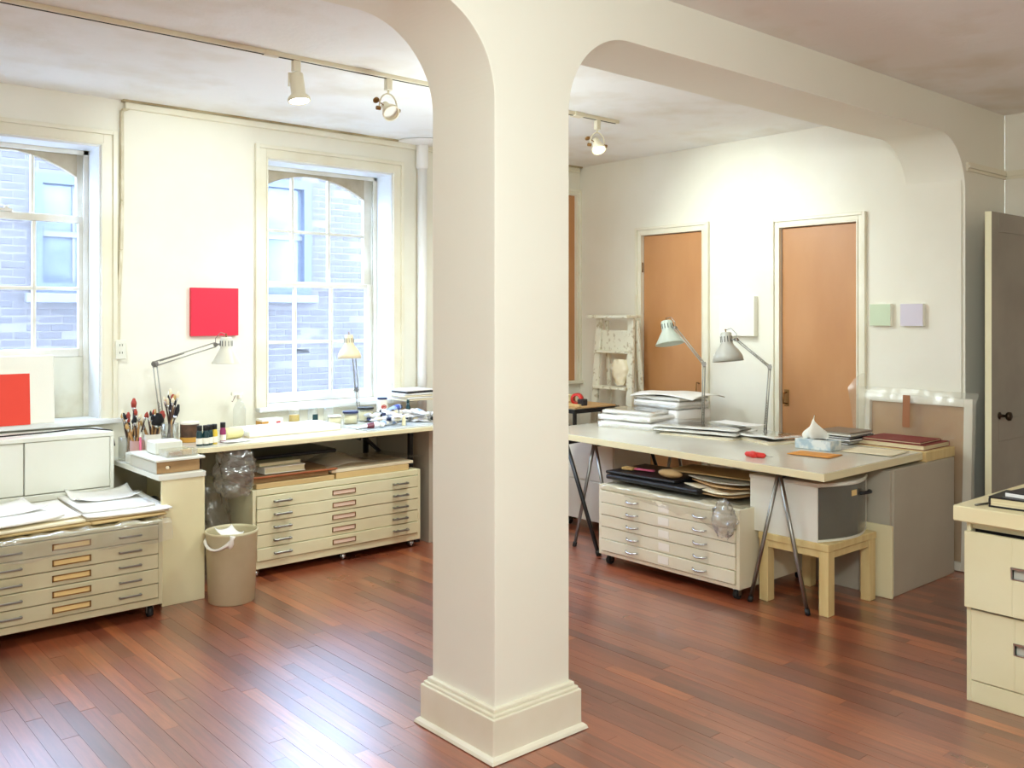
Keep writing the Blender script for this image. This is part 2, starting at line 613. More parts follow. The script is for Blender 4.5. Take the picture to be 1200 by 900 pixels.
def px_of(x, y, z=0.0):
    d = x * SX + y * CX
    return 600 + 1086 * (x * CX - y * SX) / d, 370 - 1086 * (z - 1.55) / d, d


BW = 0.0625
boards = []
nx = int((XR + 1.6) / BW) + 1
for i in range(nx):
    x0 = -1.6 + i * BW
    y = -3.1 - rf.random() * 0.8
    while y < YA:
        ln = rf.choice((0.45, 0.62, 0.8, 0.95, 1.15, 1.35))
        y1 = min(y + ln, YA)
        ya = max(y, -3.1)
        if y1 - ya > 0.03:
            boards.append((x0, x0 + BW, ya, y1))
        y += ln
scored = []
for b in boards:
    cx, cy = (b[0] + b[1]) / 2, (b[2] + b[3]) / 2
    d = cx * SX + cy * CX
    s = 0
    if d > 0.8 and -0.2 < cx < XB and cy < 5.3:
        u, v, d = px_of(cx, cy)
        hidden = (cx < 1.75 and cy > 4.8) or (2.4 < cx < 3.6 and cy > 5.15) or (cx > 4.25 and 3.05 < cy < 4.1) or (cx > 3.9 and cy < 1.6)
        ray = cy / max(cx, 0.01)
        behind = d > 3.6 and 508 < u < 667
        if -60 < u < 1260 and v < 960 and not hidden and not behind:
            s = (b[3] - b[2]) / d ** 2.4
    scored.append((s, b))
scored.sort(key=lambda t: -t[0])
keep = [b for s, b in scored[:298] if s > 0]
rest = [b for s, b in scored[298:]] + [b for s, b in scored[:298] if s <= 0]
for (x0, x1, y0, y1) in keep:
    g = 0.0004
    h = rf.uniform(-0.0005, 0.0003)
    mb = MB().box(g, x1 - x0 - g, g, y1 - y0 - g, -0.0125, h)
    build('board', mb, FLOORB, floor, loc=(x0, y0, 0))
mb = MB()
for (x0, x1, y0, y1) in rest:
    mb.box(x0 + 0.0004, x1 - 0.0004, y0 + 0.0004, y1 - 0.0004, -0.0125, rf.uniform(-0.0005, 0.0003))
build('far_boards', mb, FLOORS, floor, kind='stuff', label='strip oak boards beyond the nearest rows')

# ---- ceiling
struct('ceiling', MB().box(-1.6, XR + 0.1, -3.1, YA + 0.4, ZC, ZC + 0.15), CEIL)

# ---- window wall, with three openings
W1 = (0.785, 1.766, 0.93, 2.577)
W2 = (2.80, 3.852, 0.93, 2.615)
W3 = (4.98, 5.775, 0.98, 2.61)
WALLT = 0.30
mb = MB()
xs = [-1.6, W1[0], W1[1], W2[0], W2[1], W3[0], W3[1], XB + 0.6]
for k in range(0, 8, 2):
    mb.box(xs[k], xs[k + 1], YA, YA + WALLT, -0.1, ZC)
for w in (W1, W2, W3):
    mb.box(w[0], w[1], YA, YA + WALLT, -0.1, w[2])
    mb.box(w[0], w[1], YA, YA + WALLT, w[3], ZC)
struct('wall_back', mb, WALL)

# ---- wall with the brown doors (its thickness shows as the pier beside the front room), then the front room's right wall
D1 = (4.488, 5.108, 2.212)
D2 = (3.204, 3.796, 2.182)
mb = MB()
mb.box(XB, XR + 0.1, 2.52, D2[0], -0.1, ZC)
mb.box(XB, XR + 0.1, D2[1], D1[0], -0.1, ZC)
mb.box(XB, XR + 0.1, D1[1], YA, -0.1, ZC)
for d in (D1, D2):
    mb.box(XB, XR + 0.1, d[0], d[1], d[2], ZC)
    mb.box(XB + 0.10, XR + 0.1, d[0], d[1], -0.1, d[2])
mb.box(XR, XR + 0.12, -3.1, 2.5, -0.1, ZC)
struct('wall_right', mb, WALL)
struct('wall_left', MB().box(-1.75, -1.6, -3.1, YA + 0.3, -0.1, ZC), WALL)
struct('wall_front', MB().box(-1.6, XR + 0.1, -3.25, -3.1, -0.1, ZC), WALL)

# ---- arcade between the two rooms: a square pillar carrying two round-cornered openings
PX0, PX1, PY0, PY1 = 2.075, 2.437, 2.50, 2.87
LZ, SPR, AR = 2.645, 2.30, 0.335


def arc(cx, cz, rx, rz, a0, a1, n=28):
    return [(cx + rx * math.cos(a0 + (a1 - a0) * k / n), cz + rz * math.sin(a0 + (a1 - a0) * k / n)) for k in range(n + 1)]


XL = -1.1
poly = [(-1.6, 0), (XL, 0)]
poly += arc(XL + AR, LZ - AR, AR, AR, PI, PI / 2)
poly += arc(PX0 - AR, LZ - AR, AR, AR, PI / 2, 0)
poly += [(PX0, 0), (PX1, 0)]
poly += arc(PX1 + AR, LZ - AR, AR, AR, PI, PI / 2)
poly += arc(5.84 - AR, LZ - AR, AR, AR, PI / 2, 0, 28)
poly += [(5.84, 0), (XR, 0), (XR, ZC), (-1.6, ZC)]
struct('wall_middle', MB().prism(poly, 'y', PY0, PY1), ARCH, bevel=0.0015)

# baseboard round the pillar: plinth board, moulded cap and shoe moulding
mb = MB()
t = 0.034
mb.box(PX0 - t, PX1 + t, PY0 - t, PY1 + t, 0.004, 0.150)
mb.box(PX0 - t * 0.75, PX1 + t * 0.75, PY0 - t * 0.75, PY1 + t * 0.75, 0.150, 0.162)
mb.box(PX0 - t * 0.45, PX1 + t * 0.45, PY0 - t * 0.45, PY1 + t * 0.45, 0.162, 0.176)
pb = struct('baseboard_pillar', mb, TRIM, bevel=0.004, seg=2)
mb = MB()
s = t + 0.018
for a, b in (((PX0 - s, PY0 - s), (PX1 + s, PY0 - s)), ((PX1 + s, PY0 - s), (PX1 + s, PY1 + s)), ((PX1 + s, PY1 + s), (PX0 - s, PY1 + s)), ((PX0 - s, PY1 + s), (PX0 - s, PY0 - s))):
    d = Vector((b[0] - a[0], b[1] - a[1], 0)).normalized()
    nrm = Vector((-d.y, d.x, 0))
    A, B = Vector((a[0], a[1], 0)), Vector((b[0], b[1], 0))
    c = [(0, 0.003), (0.004, 0.014), (0.012, 0.021), (0.022, 0.024), (0.022, 0.003)]
    vs = [A + d * q + nrm * q + Vector((0, 0, z)) for q, z in c] + [B - d * q + nrm * q + Vector((0, 0, z)) for q, z in c]
    n = 5
    mb._add(vs, [tuple(range(n)), tuple(range(2 * n - 1, n - 1, -1))] + [(i, (i + 1) % n, n + (i + 1) % n, n + i) for i in range(n)])
build('shoe_moulding', mb, TRIM, pb)

# ---- baseboards and strips
mb = MB()
for y0, y1 in ((2.88, D2[0] - 0.09), (D2[1] + 0.09, D1[0] - 0.09), (D1[1] + 0.09, YA)):
    mb.box(XB - 0.018, XB, y0, y1, 0.0, 0.14)
    mb.box(XB - 0.012, XB, y0, y1, 0.14, 0.158)
mb.box(XB - 0.018, XB + 0.02, 2.482, 2.52, 0.0, 0.14)
struct('baseboard_right', mb, TRIM, bevel=0.003)
mb = MB()
mb.box(-1.6, XB, YA - 0.018, YA, 0.0, 0.14)
mb.box(-1.6, XB, YA - 0.012, YA, 0.14, 0.158)
struct('baseboard_back', mb, TRIM, bevel=0.003)
mb = MB()
mb.box(5.845, XR, 2.482, 2.5, 0.0, 0.15)
mb.box(XR - 0.018, XR, -3.0, 2.5, 0.0, 0.15)
struct('baseboard_front', mb, TRIM, bevel=0.003)
# picture rail in the front room's far corner
mb = MB()
for dz, pr in ((2.452, 0.012), (2.47, 0.026), (2.488, 0.016)):
    mb.box(5.85, XR, 2.5 - pr, 2.5, dz - 0.009, dz + 0.009)
    mb.box(XR - pr, XR, -3.0, 2.5, dz - 0.009, dz + 0.009)
struct('trim_1', mb, TRIM, label='picture rail in the far corner of the front room')
# strip along the top of the window wall
mb = MB().box(1.90, 5.80, YA - 0.035, YA, ZC - 0.052, ZC - 0.012)
struct('trim_2', mb, TRIM, bevel=0.004, label='wooden strip along the top of the window wall')
mb = MB().box(1.885, 5.82, YA - 0.045, YA, ZC - 0.012, ZC)
struct('trim_3', mb, DARKCRN, label='mottled brown crown strip under the ceiling')


# ---- windows
def casing(parent, x0, x1, z0, z1, yw, w=0.075, left=True):
    """stepped casing round an opening on the window wall"""
    mb = MB()
    for o, ww, pr in ((0.012, w - 0.032, 0.014), (0, 0.012, 0.020), (w - 0.020, 0.026, 0.026)):
        a, b = o, o + ww
        mb.box(x1 + a, x1 + b, yw - pr, yw, z0, z1 + b)
        mb.box(x0 - b, x0 - a, yw - pr, yw, z0, z1 + b)
        mb.box(x0 - a, x1 + a, yw - pr, yw, z1 + a, z1 + b)
    return build('casing', mb, TRIM, parent, bevel=0.002)


def sash(parent, name, gx, gz, y0, y1, stile, top, bottom, xo0, xo1, mt=0.022):
    """a wooden sash: frame mesh, one child per pane and per muntin. gx, gz: glass grid lines"""
    mb = MB()
    zb, zt = gz[0] - bottom, gz[-1] + top
    mb.box(xo0, gx[0], y0, y1, zb, zt)
    mb.box(gx[-1], xo1, y0, y1, zb, zt)
    mb.box(gx[0], gx[-1], y0, y1, zb, gz[0])
    mb.box(gx[0], gx[-1], y0, y1, gz[-1], zt)
    fr = build(name, mb, SASH, parent, bevel=0.003)
    for x in gx[1:-1]:
        build('muntin', MB().box(x - mt / 2, x + mt / 2, y0 + 0.004, y1 - 0.004, gz[0], gz[-1]), SASH, fr, bevel=0.003)
    for z in gz[1:-1]:
        build('muntin', MB().box(gx[0], gx[-1], y0 + 0.006, y1 - 0.006, z - mt / 2, z + mt / 2), SASH, fr, bevel=0.003)
    ym = (y0 + y1) / 2
    for i in range(len(gx) - 1):
        for j in range(len(gz) - 1):
            build('pane', MB().box(gx[i] + 0.001, gx[i + 1] - 0.001, ym - 0.0015, ym + 0.0015, gz[j] + 0.001, gz[j + 1] - 0.001), GLASS, fr)
    return fr


def spandrel(parent, gx0, gx1, zs, zp, zt, y0, y1):
    n = 20
    pts = []
    for k in range(n + 1):
        u = k / n
        pts.append((gx0 + (gx1 - gx0) * u, zs + (zp - zs) * (1 - (2 * u - 1) ** 2)))
    pts += [(gx1, zt), (gx0, zt)]
    return build('arched_spandrel', MB().prism(pts, 'y', y0, y1), SPANDREL, parent)


def reveal(parent, x0, x1, z0, z1, y1):
    mb = MB()
    t = 0.012
    mb.box(x0, x0 + t, YA - 0.002, y1, z0, z1)
    mb.box(x1 - t, x1, YA - 0.002, y1, z0, z1)
    mb.box(x0 + t, x1 - t, YA - 0.002, y1, z1 - t, z1)
    build('reveal_lining', mb, REVEAL, parent)
    mb = MB()                      # stop beads in front of the sashes
    ys = 6.035
    for a, b in ((x0 + t, x0 + t + 0.03), (x1 - t - 0.03, x1 - t)):
        mb.box(a, b, ys, ys + 0.014, z0, z1 - t)
    mb.box(x0 + t, x1 - t, ys, ys + 0.014, z1 - t - 0.028, z1 - t)
    build('stop_bead', mb, SASH, parent, bevel=0.002)


def sill(parent, x0, x1, z):
    mb = MB().box(x0, x1, YA - 0.06, 6.055, z - 0.03, z)
    return build('sill', mb, REVEAL, parent, bevel=0.006, seg=2)


w2 = struct('window_2')
reveal(w2, 2.80, 3.852, 0.93, 2.615, 6.14)
casing(w2, 2.843, 3.852, 0.93, 2.615, YA, w=0.085)
sill(w2, 2.76, 4.0, 0.932)
gx = [2.875, 3.166, 3.462, 3.757]
sash(w2, 'lower_sash', gx, [1.000, 1.360, 1.752], 6.052, 6.088, 0.07, 0.036, 0.068, 2.812, 3.84)
us = sash(w2, 'upper_sash', gx, [1.795, 2.155, 2.560], 6.092, 6.128, 0.07, 0.04, 0.036, 2.812, 3.84)
spandrel(us, gx[0], gx[-1], 2.43, 2.563, 2.60, 6.086, 6.13)
cords = MB()
for x in (3.80, 3.815):
    cords.tube([(x, 6.046, 0.99), (x, 6.046, 2.55)], 0.0025, 5)
build('sash_cord', cords, SASH, w2)

w1 = struct('window_1')
reveal(w1, 0.785, 1.766, 0.93, 2.577, 6.14)
casing(w1, 0.785, 1.766, 0.93, 2.577, YA, w=0.085)
sill(w1, 0.70, 1.875, 0.932)
gx = [0.905, 1.165, 1.452, 1.700]
sash(w1, 'lower_sash', gx, [1.350, 1.715, 2.118], 6.052, 6.088, 0.07, 0.045, 0.050, 0.797, 1.754)
us = sash(w1, 'upper_sash', gx, [2.160, 2.530], 6.092, 6.128, 0.07, 0.04, 0.036, 0.797, 1.754)
spandrel(us, gx[0], gx[-1], 2.405, 2.535, 2.565, 6.086, 6.13)
build('sash_lock', MB().box(1.24, 1.33, 6.03, 6.07, 2.164, 2.18).cyl((1.30, 6.045, 2.18), (1.30, 6.045, 2.195), 0.012), SASH, w1)
mb = MB().box(0.797, 1.754, 6.06, 6.10, 0.93, 1.300)
build('filler_board', mb, mat('stained_filler_board', rgb(222, 218, 198), 0.6, col2=rgb(176, 160, 112), scale=3.2, amount=0.7, lo=0.5, hi=0.75), w1, bevel=0.003)

w3 = struct('window_3')
casing(w3, 4.98, 5.775, 0.98, 2.61, YA, w=0.05)
build('sill', MB().box(4.90, 5.83, YA - 0.05, YA + 0.05, 0.95, 0.98), TRIM, w3, bevel=0.005)
build('board_panel', MB().box(4.98, 5.775, YA + 0.012, YA + 0.03, 0.98, 2.61), PLYDOOR, w3)
build('backing', MB().box(4.98, 5.775, YA + 0.2, YA + 0.22, 0.98, 2.61), BLACKGAP, w3)


# ---- brown doors in the right wall
def brown_door(name, y0, y1, zt, knob):
    d = struct(name)
    w = 0.055
    mb = MB()
    for o, ww, pr in ((0.012, w - 0.024, 0.016), (0, 0.012, 0.022), (w - 0.012, 0.022, 0.028)):
        a, b = o, o + ww
        mb.box(XB - pr, XB, y0 - b, y0 - a, 0, zt + b)
        mb.box(XB - pr, XB, y1 + a, y1 + b, 0, zt + b)
        mb.box(XB - pr, XB, y0 - a, y1 + a, zt + a, zt + b)
    build('casing', mb, TRIM, d, bevel=0.002)
    build('door_leaf', MB().box(XB + 0.012, XB + 0.05, y0 + 0.004, y1 - 0.004, 0.012, zt - 0.005), PLYDOOR, d, bevel=0.002)
    build('jamb_gap_shade', MB().box(XB + 0.052, XB + 0.098, y0 + 0.001, y1 - 0.001, 0.002, zt - 0.001), BLACKGAP, d)  # black filler standing for the shade behind the leaf
    return d


d1 = brown_door('door_1', D1[0], D1[1], D1[2], None)
mb = MB()
mb.tube([(XB + 0.012, 4.535, 1.02), (XB - 0.022, 4.535, 1.03), (XB - 0.024, 4.535, 0.98), (XB - 0.02, 4.54, 0.92), (XB + 0.012, 4.54, 0.915)], 0.005, 6)
build('pull_handle', mb, BRASS, d1)
d2 = brown_door('door_2', D2[0], D2[1], D2[2], None)
mb = MB().box(XB + 0.009, XB + 0.013, 3.735, 3.775, 0.90, 1.02)
pl = build('handle_plate', mb, BRASS, d2, bevel=0.002)
mb = MB().tube([(XB + 0.01, 3.755, 1.00), (XB - 0.03, 3.755, 0.995), (XB - 0.034, 3.755, 0.96), (XB - 0.03, 3.755, 0.925), (XB + 0.01, 3.755, 0.92)], 0.006, 8)
build('pull_handle', mb, BRASS, d2)
for dd, ys in ((d1, (D1[1] - 0.002,)), (d2, (D2[0] + 0.002,))):
    for z in (1.95, 1.0):
        build('hinge', MB().cyl((XB - 0.002, ys[0], z - 0.04), (XB - 0.002, ys[0], z + 0.04), 0.006), BRASS, dd)

# ---- white panelled door of the front room, standing open across the corner
d3 = struct('door_3')
mb = MB()
dx0, dx1, dy0, dy1 = 5.69, XR - 0.01, 2.285, 2.322
mb.box(dx0, dx1, dy0 + 0.006, dy1, 0.012, 2.165)
for a, b, c, d in ((dx0, dx0 + 0.10, 0.012, 2.165), (dx1 - 0.10, dx1, 0.012, 2.165), (dx0 + 0.10, dx1 - 0.10, 2.05, 2.165), (dx0 + 0.10, dx1 - 0.10, 0.80, 0.93), (dx0 + 0.10, dx1 - 0.10, 0.012, 0.22)):
    mb.box(a, b, dy0, dy0 + 0.006, c, d)
build('door_leaf', mb, SHADEDOOR, d3, bevel=0.002)
build('edge_strip', MB().box(dx0 - 0.002, dx0, dy0, dy1, 0.012, 2.165), DOOREDGE, d3)
kb = MB().lathe([(0.022, 0), (0.022, 0.006), (0.009, 0.010), (0.009, 0.035), (0.022, 0.042), (0.028, 0.055), (0.024, 0.068), (0.008, 0.073)], 18, (5.80, dy0, 0.955), (0, -1, 0))
build('door_knob', kb, mat('dark_bronze_knob', rgb(58, 44, 32), 0.3, metal=0.7), d3)
build('hinge', MB().cyl((dx1 + 0.004, dy0, 0.25), (dx1 + 0.004, dy0, 0.34), 0.006).cyl((dx1 + 0.004, dy0, 1.85), (dx1 + 0.004, dy0, 1.94), 0.006), BRASS, d3)

# ---- the painted brick building across the alley, seen through the panes
YB = 9.4
nb = thing('neighbour_building', 'pale painted brick building across the alley outside the windows', 'building', (3.6, YB, 0))
bw = MB()
NWS = ((4.10, 5.10, 1.78, 3.05), (2.23, 2.98, 1.76, 2.88))
wx = [-3.6 - 1.0, 2.23 - 3.6, 2.98 - 3.6, 4.10 - 3.6, 5.10 - 3.6, 6.5]
for a, b in ((wx[0], wx[1]), (wx[2], wx[3]), (wx[4], wx[5])):
    bw.box(a, b, 0.0005, 0.4, -1.5, 3.45)
for (a, b, c, d) in NWS:
    bw.box(a - 3.6, b - 3.6, 0.0005, 0.4, -1.5, c)
    bw.box(a - 3.6, b - 3.6, 0.0005, 0.4, d, 3.45)
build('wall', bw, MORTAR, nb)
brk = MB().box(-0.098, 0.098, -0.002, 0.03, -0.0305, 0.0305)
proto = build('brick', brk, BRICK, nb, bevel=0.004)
bme = proto.data
half = MB().box(-0.048, 0.048, -0.002, 0.03, -0.0305, 0.0305)
hb = build('brick', half, BRICK, nb, bevel=0.004)
hme = hb.data
rb = random.Random(5)
single, far, cut = [], [], []
for r in range(-8, 48):
    z = r * 0.072
    off = 0.104 if r % 2 else 0.0
    for c in range(-20, 46):
        x = c * 0.208 + off
        X = x
        lo_, hi_ = x - 0.098, x + 0.098
        for (a, b, cc, dd) in NWS:
            if cc - 0.13 < z < dd + 0.035:
                m_ = 0.066 if z < cc + 0.035 else 0.004
                if lo_ < b + m_ and hi_ > a - m_:
                    if x < (a + b) / 2:
                        hi_ = min(hi_, a - m_)
                    else:
                        lo_ = max(lo_, b + m_)
        if hi_ - lo_ < 0.03:
            continue
        if hi_ - lo_ < 0.19:
            cut.append(((lo_ + hi_) / 2 - 3.6, z, hi_ - lo_))
            continue
        u1, v1, _ = px_of(X, YB, z)
        vis = (-15 < u1 < 92 and 175 < v1 < 412) or (310 < u1 < 430 and 208 < v1 < 465)
        (single if vis else far).append((x - 3.6, z))
single.sort(key=lambda q: -q[1])
rb.shuffle(single)
far += single[296:]
single = single[:296]
for i, (x, z) in enumerate(single):
    if i == 0:
        o = proto
    elif i == 1:
        o = hb
        hb.data = bme
    else:
        o = proto.copy()
        COL.objects.link(o)
    o.location = (x, rb.uniform(-0.003, 0.003), z)
mb = MB()
for (x, z) in far:
    dy = rb.uniform(-0.003, 0.003)
    mb.box(x - 0.098, x + 0.098, -0.002 + dy, 0.03, z - 0.0305, z + 0.0305)
for (x, z, w) in cut:
    mb.box(x - w / 2, x + w / 2, -0.002, 0.03, z - 0.0305, z + 0.0305)
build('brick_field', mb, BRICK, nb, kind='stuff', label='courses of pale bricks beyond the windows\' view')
for (a, b, c, d) in NWS:
    f = MB()
    a0, b0 = a - 3.6, b - 3.6
    w = 0.09
    f.box(a0, a0 + w, -0.03, 0.10, c, d)
    f.box(b0 - w, b0, -0.03, 0.10, c, d)
    f.box(a0 + w, b0 - w, -0.03, 0.10, d - w, d)
    f.box(a0 + w, b0 - w, -0.03, 0.10, c, c + 0.10)
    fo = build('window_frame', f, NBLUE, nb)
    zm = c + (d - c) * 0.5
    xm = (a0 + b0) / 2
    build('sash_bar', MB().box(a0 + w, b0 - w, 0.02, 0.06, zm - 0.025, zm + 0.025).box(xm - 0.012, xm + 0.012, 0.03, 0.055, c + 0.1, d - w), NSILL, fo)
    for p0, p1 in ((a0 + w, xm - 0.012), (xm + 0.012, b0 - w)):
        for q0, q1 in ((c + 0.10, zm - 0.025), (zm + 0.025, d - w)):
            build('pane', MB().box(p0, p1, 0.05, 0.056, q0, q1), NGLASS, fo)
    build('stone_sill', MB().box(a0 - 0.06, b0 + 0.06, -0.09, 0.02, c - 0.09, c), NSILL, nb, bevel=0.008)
struct_ground = build('alley_ground', MB().box(-6, 14, YA + 0.31, 9.8, -1.6, -1.5), mat('alley_concrete', rgb(170, 168, 166), 0.9, col2=rgb(140, 138, 136), scale=3))
struct_ground['kind'] = 'structure'

# ================================================================== LEFT HALF: under the windows
def flat_file(label, W, D, z0, z1, zd0, zd1, loc, rz, body_m, front_m, style, side_m=None, caster='chrome', marks=True):
    """five-drawer flat file on casters. local x runs along the front, front faces -y"""
    t = thing('flat_file_cabinet', label, 'cabinet', loc, rz)
    fw = 0.022
    mb = MB()
    mb.box(fw, W - fw, 0.012, D, z0, zd0)
    mb.box(fw, W - fw, 0.012, D, zd1, z1)
    mb.box(0, fw, 0.0, D, z0, z1)
    mb.box(W - fw, W, 0.0, D, z0, z1)
    mb.box(fw, W - fw, 0, 0.012, z0, zd0 - 0.003)
    mb.box(fw, W - fw, 0, 0.012, zd1 + 0.003, z1)
    mb.box(fw, W - fw, D - 0.01, D, zd0, zd1)
    build('body', mb, body_m, t, bevel=0.002)
    build('drawer_gap_shade', MB().box(fw, W - fw, 0.03, 0.034, zd0, zd1), BLACKGAP, t)  # black sheet giving the drawer gaps their shade
    n = 5
    dh = (zd1 - zd0) / n
    for k in range(n):
        a, b = zd0 + k * dh + 0.0022, zd0 + (k + 1) * dh - 0.0022
        jut = (0.004, -0.002, 0.0, 0.003, 0.001)[k] if style != 'flat' else (0, 0.002, -0.001, 0.001, 0)[k]
        dr = build('drawer', MB().box(fw + 0.003, W - fw - 0.003, -0.006 - jut, 0.022, a, b), front_m, t, bevel=0.0018)
        zc = (a + b) / 2
        yf = -0.006 - jut
        if style == 'flat':
            for hx in (W / 2 - 0.274, W / 2 + 0.274):
                m = MB().bar((hx - 0.055, yf - 0.016, zc), (hx + 0.055, yf - 0.016, zc), 0.007, 0.009)
                for q in (-0.05, 0.05):
                    m.box(hx + q - 0.005, hx + q + 0.005, yf - 0.016, yf, zc - 0.004, zc + 0.004)
                build('handle', m, STEEL, dr, bevel=0.0015)
            lf = MB()
            hx, lw, lh = W / 2, 0.088, 0.0155
            for q in ((hx - lw, hx + lw, zc + lh - 0.005, zc + lh), (hx - lw, hx + lw, zc - lh, zc - lh + 0.005), (hx - lw, hx - lw + 0.007, zc - lh, zc + lh), (hx + lw - 0.007, hx + lw, zc - lh, zc + lh)):
                lf.box(q[0], q[1], yf - 0.005, yf, q[2], q[3])
            build('label_holder', lf, BRASS, dr)
            build('label_card', MB().box(hx - lw + 0.007, hx + lw - 0.007, yf - 0.002, yf, zc - lh + 0.005, zc + lh - 0.005), CARD, dr)
        elif style == 'bar':
            for hx in (0.185, W - 0.17):
                m = MB().bar((hx - 0.052, yf - 0.020, zc), (hx + 0.058, yf - 0.020, zc), 0.010, 0.011)
                for q in (-0.05, -0.02, 0.052):
                    m.box(hx + q - 0.006, hx + q + 0.006, yf - 0.022, yf, zc - 0.006, zc + 0.006)
                build('handle', m, STEEL, dr, bevel=0.0015)
            lf = MB()
            hx, lw, lh = W / 2 + 0.01, 0.083, 0.015
            for q in ((hx - lw, hx + lw, zc + lh - 0.0035, zc + lh), (hx - lw, hx + lw, zc - lh, zc - lh + 0.0035), (hx - lw, hx - lw + 0.005, zc - lh, zc + lh), (hx + lw - 0.005, hx + lw, zc - lh, zc + lh)):
                lf.box(q[0], q[1], yf - 0.005, yf, q[2], q[3])
            build('label_holder', lf, BRASS, dr)
            build('label_card', MB().box(hx - lw + 0.005, hx + lw - 0.005, yf - 0.002, yf, zc - lh + 0.0035, zc + lh - 0.0035), PINKCARD, dr)
        else:
            for hx in (0.286, 0.79):
                pts = []
                for q in range(9):
                    u = q / 8 * 2 - 1
                    pts.append((hx + u * 0.048, yf - 0.020 * (1 - u ** 4) - 0.002, zc - 0.006 * (1 - u * u)))
                build('handle', MB().tube(pts, 0.0055, 6), CHROME, dr)
            build('label_card', MB().box(W / 2 - 0.018 - 0.02, W / 2 + 0.062 - 0.02, yf - 0.0015, yf, zc - 0.022, zc + 0.022), WHITECARD, dr)
    xs = (0.05, W - 0.05) if style != 'bar' else (0.04, W / 2 + 0.03, W - 0.05)
    for cx in xs:
        for cy in (0.05, D - 0.06):
            r = z0 * (0.47 if style == 'bar' else 0.40)
            m = MB().cyl((cx - 0.012, cy, r), (cx + 0.012, cy, r), r, n=18)
            wheel = build('caster', m, RUBBER if caster == 'black' else CHROME, t)
            m = MB().box(cx - 0.018, cx + 0.018, cy - 0.018, cy + 0.018, z0 - 0.006, z0)
            m.box(cx - 0.018, cx - 0.014, cy - 0.010, cy + 0.012, r * 0.8, z0)
            m.box(cx + 0.014, cx + 0.018, cy - 0.010, cy + 0.012, r * 0.8, z0)
            build('caster_fork', m, STEEL, wheel)
    return t


flat_file('low grey-beige five-drawer flat file with bronze label holders, under stacks of paper at left', 0.88, 0.70, 0.068, 0.498, 0.104, 0.480,
          (0.873, 4.79, 0), 0, FILE1, FILE1, 'flat', caster='black')
flat_file('cream five-drawer flat file on chrome casters under the window worktable', 1.20, 0.68, 0.052, 0.520, 0.098, 0.482,
          (2.40, 5.12, 0), 0, FILE2, FILE2, 'bar')
flat_file('pale cream flat file with curved chrome pulls, under the big white table', 1.05, 0.72, 0.065, 0.497, 0.090, 0.464,
          (4.20, 4.04, 0), -PI / 2, FILE3, FILE3, 'cup', caster='black')


# ---- sheets and stacks of paper
def sheet(name, w, d, t, loc, rz, m, label, cat, group=None, curl=0.0, seed=1, amp=0.004, tilt=0.0, nu=14, nv=10):
    """a sheet or thin board, w by d, centred; curl lifts its corners"""
    def fn(u, v):
        x, y = (u - 0.5) * w, (v - 0.5) * d
        e = max(abs(2 * u - 1), abs(2 * v - 1))
        z = t + curl * (abs(2 * u - 1) ** 3 * abs(2 * v - 1) ** 2) + amp * (0.5 + noise.noise(Vector((x * 4, y * 4, seed)))) + tilt * (v - 0.5)
        return (x, y, z)
    o = build(name, MB().grid(fn, nu, nv, thick=t), m)
    o.location = loc
    o.rotation_euler.z = rz
    return tag(o, label, cat, group)


def stack(base, items):
    """items: (w, d, t, dx, dy, rot, material, name, label, cat, curl)"""
    z = base[2]
    for i, (w, d, t, dx, dy, r, m, nm, lb, ct, cu) in enumerate(items):
        sheet(nm, w, d, t, (base[0] + dx, base[1] + dy, z), r, m, lb, ct, curl=cu, seed=i * 3.7 + base[0], amp=0.002)
        z += t + 0.0045


# clear polythene over the first flat file, hanging down its front
def drape(w, d, hang, seed, amp, nu=56, nv=46, wavy=0.03, top=0.004, taper=0.0):
    def fn(u, v):
        x = (u - 0.5) * w
        hg = hang * (1 - taper + taper * u)
        s = v * (d + hg)
        if s < d:
            p = Vector((x, d - s, top))
        else:
            q = s - d
            p = Vector((x, -0.014 - 0.010 * math.sin(u * 23 + seed) - q * 0.10, top - q * (1.0 + wavy * 9 * noise.noise(Vector((u * 5, seed, 0))))))
        c = crumple((x, s, 0), amp, 9, seed)
        c2 = crumple((x, s, 0), amp * 0.6, 26, seed + 5)
        p += c + c2
        if s < d:
            p.z = max(p.z, top * 0.4)
        else:
            p.y = min(p.y, -0.010)
        return p
    return MB().grid(fn, nu, nv)


o = build('polythene_sheet', drape(0.93, 0.45, 0.10, 2.2, 0.010), PLASTIC, loc=(1.33, 4.79, 0.5))
tag(o, 'crumpled clear polythene sheet hanging over the front of the grey-beige flat file', 'plastic sheet')
ZF = 0.507
stack((1.145, 5.13, ZF), [
    (0.54, 0.56, 0.012, 0.0, 0.0, 0.03, BOARD, 'backing_board', 'tan backing board at the bottom of the left paper stack', 'board', 0.0),
    (0.52, 0.52, 0.012, -0.02, -0.02, 0.06, PAPERC, 'paper_stack', 'cream sheets squared up in the left stack on the grey-beige flat file', 'paper', 0.0),
    (0.48, 0.50, 0.008, 0.02, 0.05, -0.04, PAPER, 'paper_stack', 'white sheets lying askew in the middle of the left paper stack', 'paper', 0.006),
    (0.42, 0.44, 0.009, -0.08, -0.05, 0.20, PAPER, 'paper_sheet', 'white sheets twisted on top of the left paper stack, front edge turned', 'paper', 0.010),
    (0.40, 0.30, 0.004, -0.08, 0.08, 0.16, PAPER, 'folded_sheet', 'thin white sheet with a lifted back edge topping the left paper stack', 'paper', 0.022)])
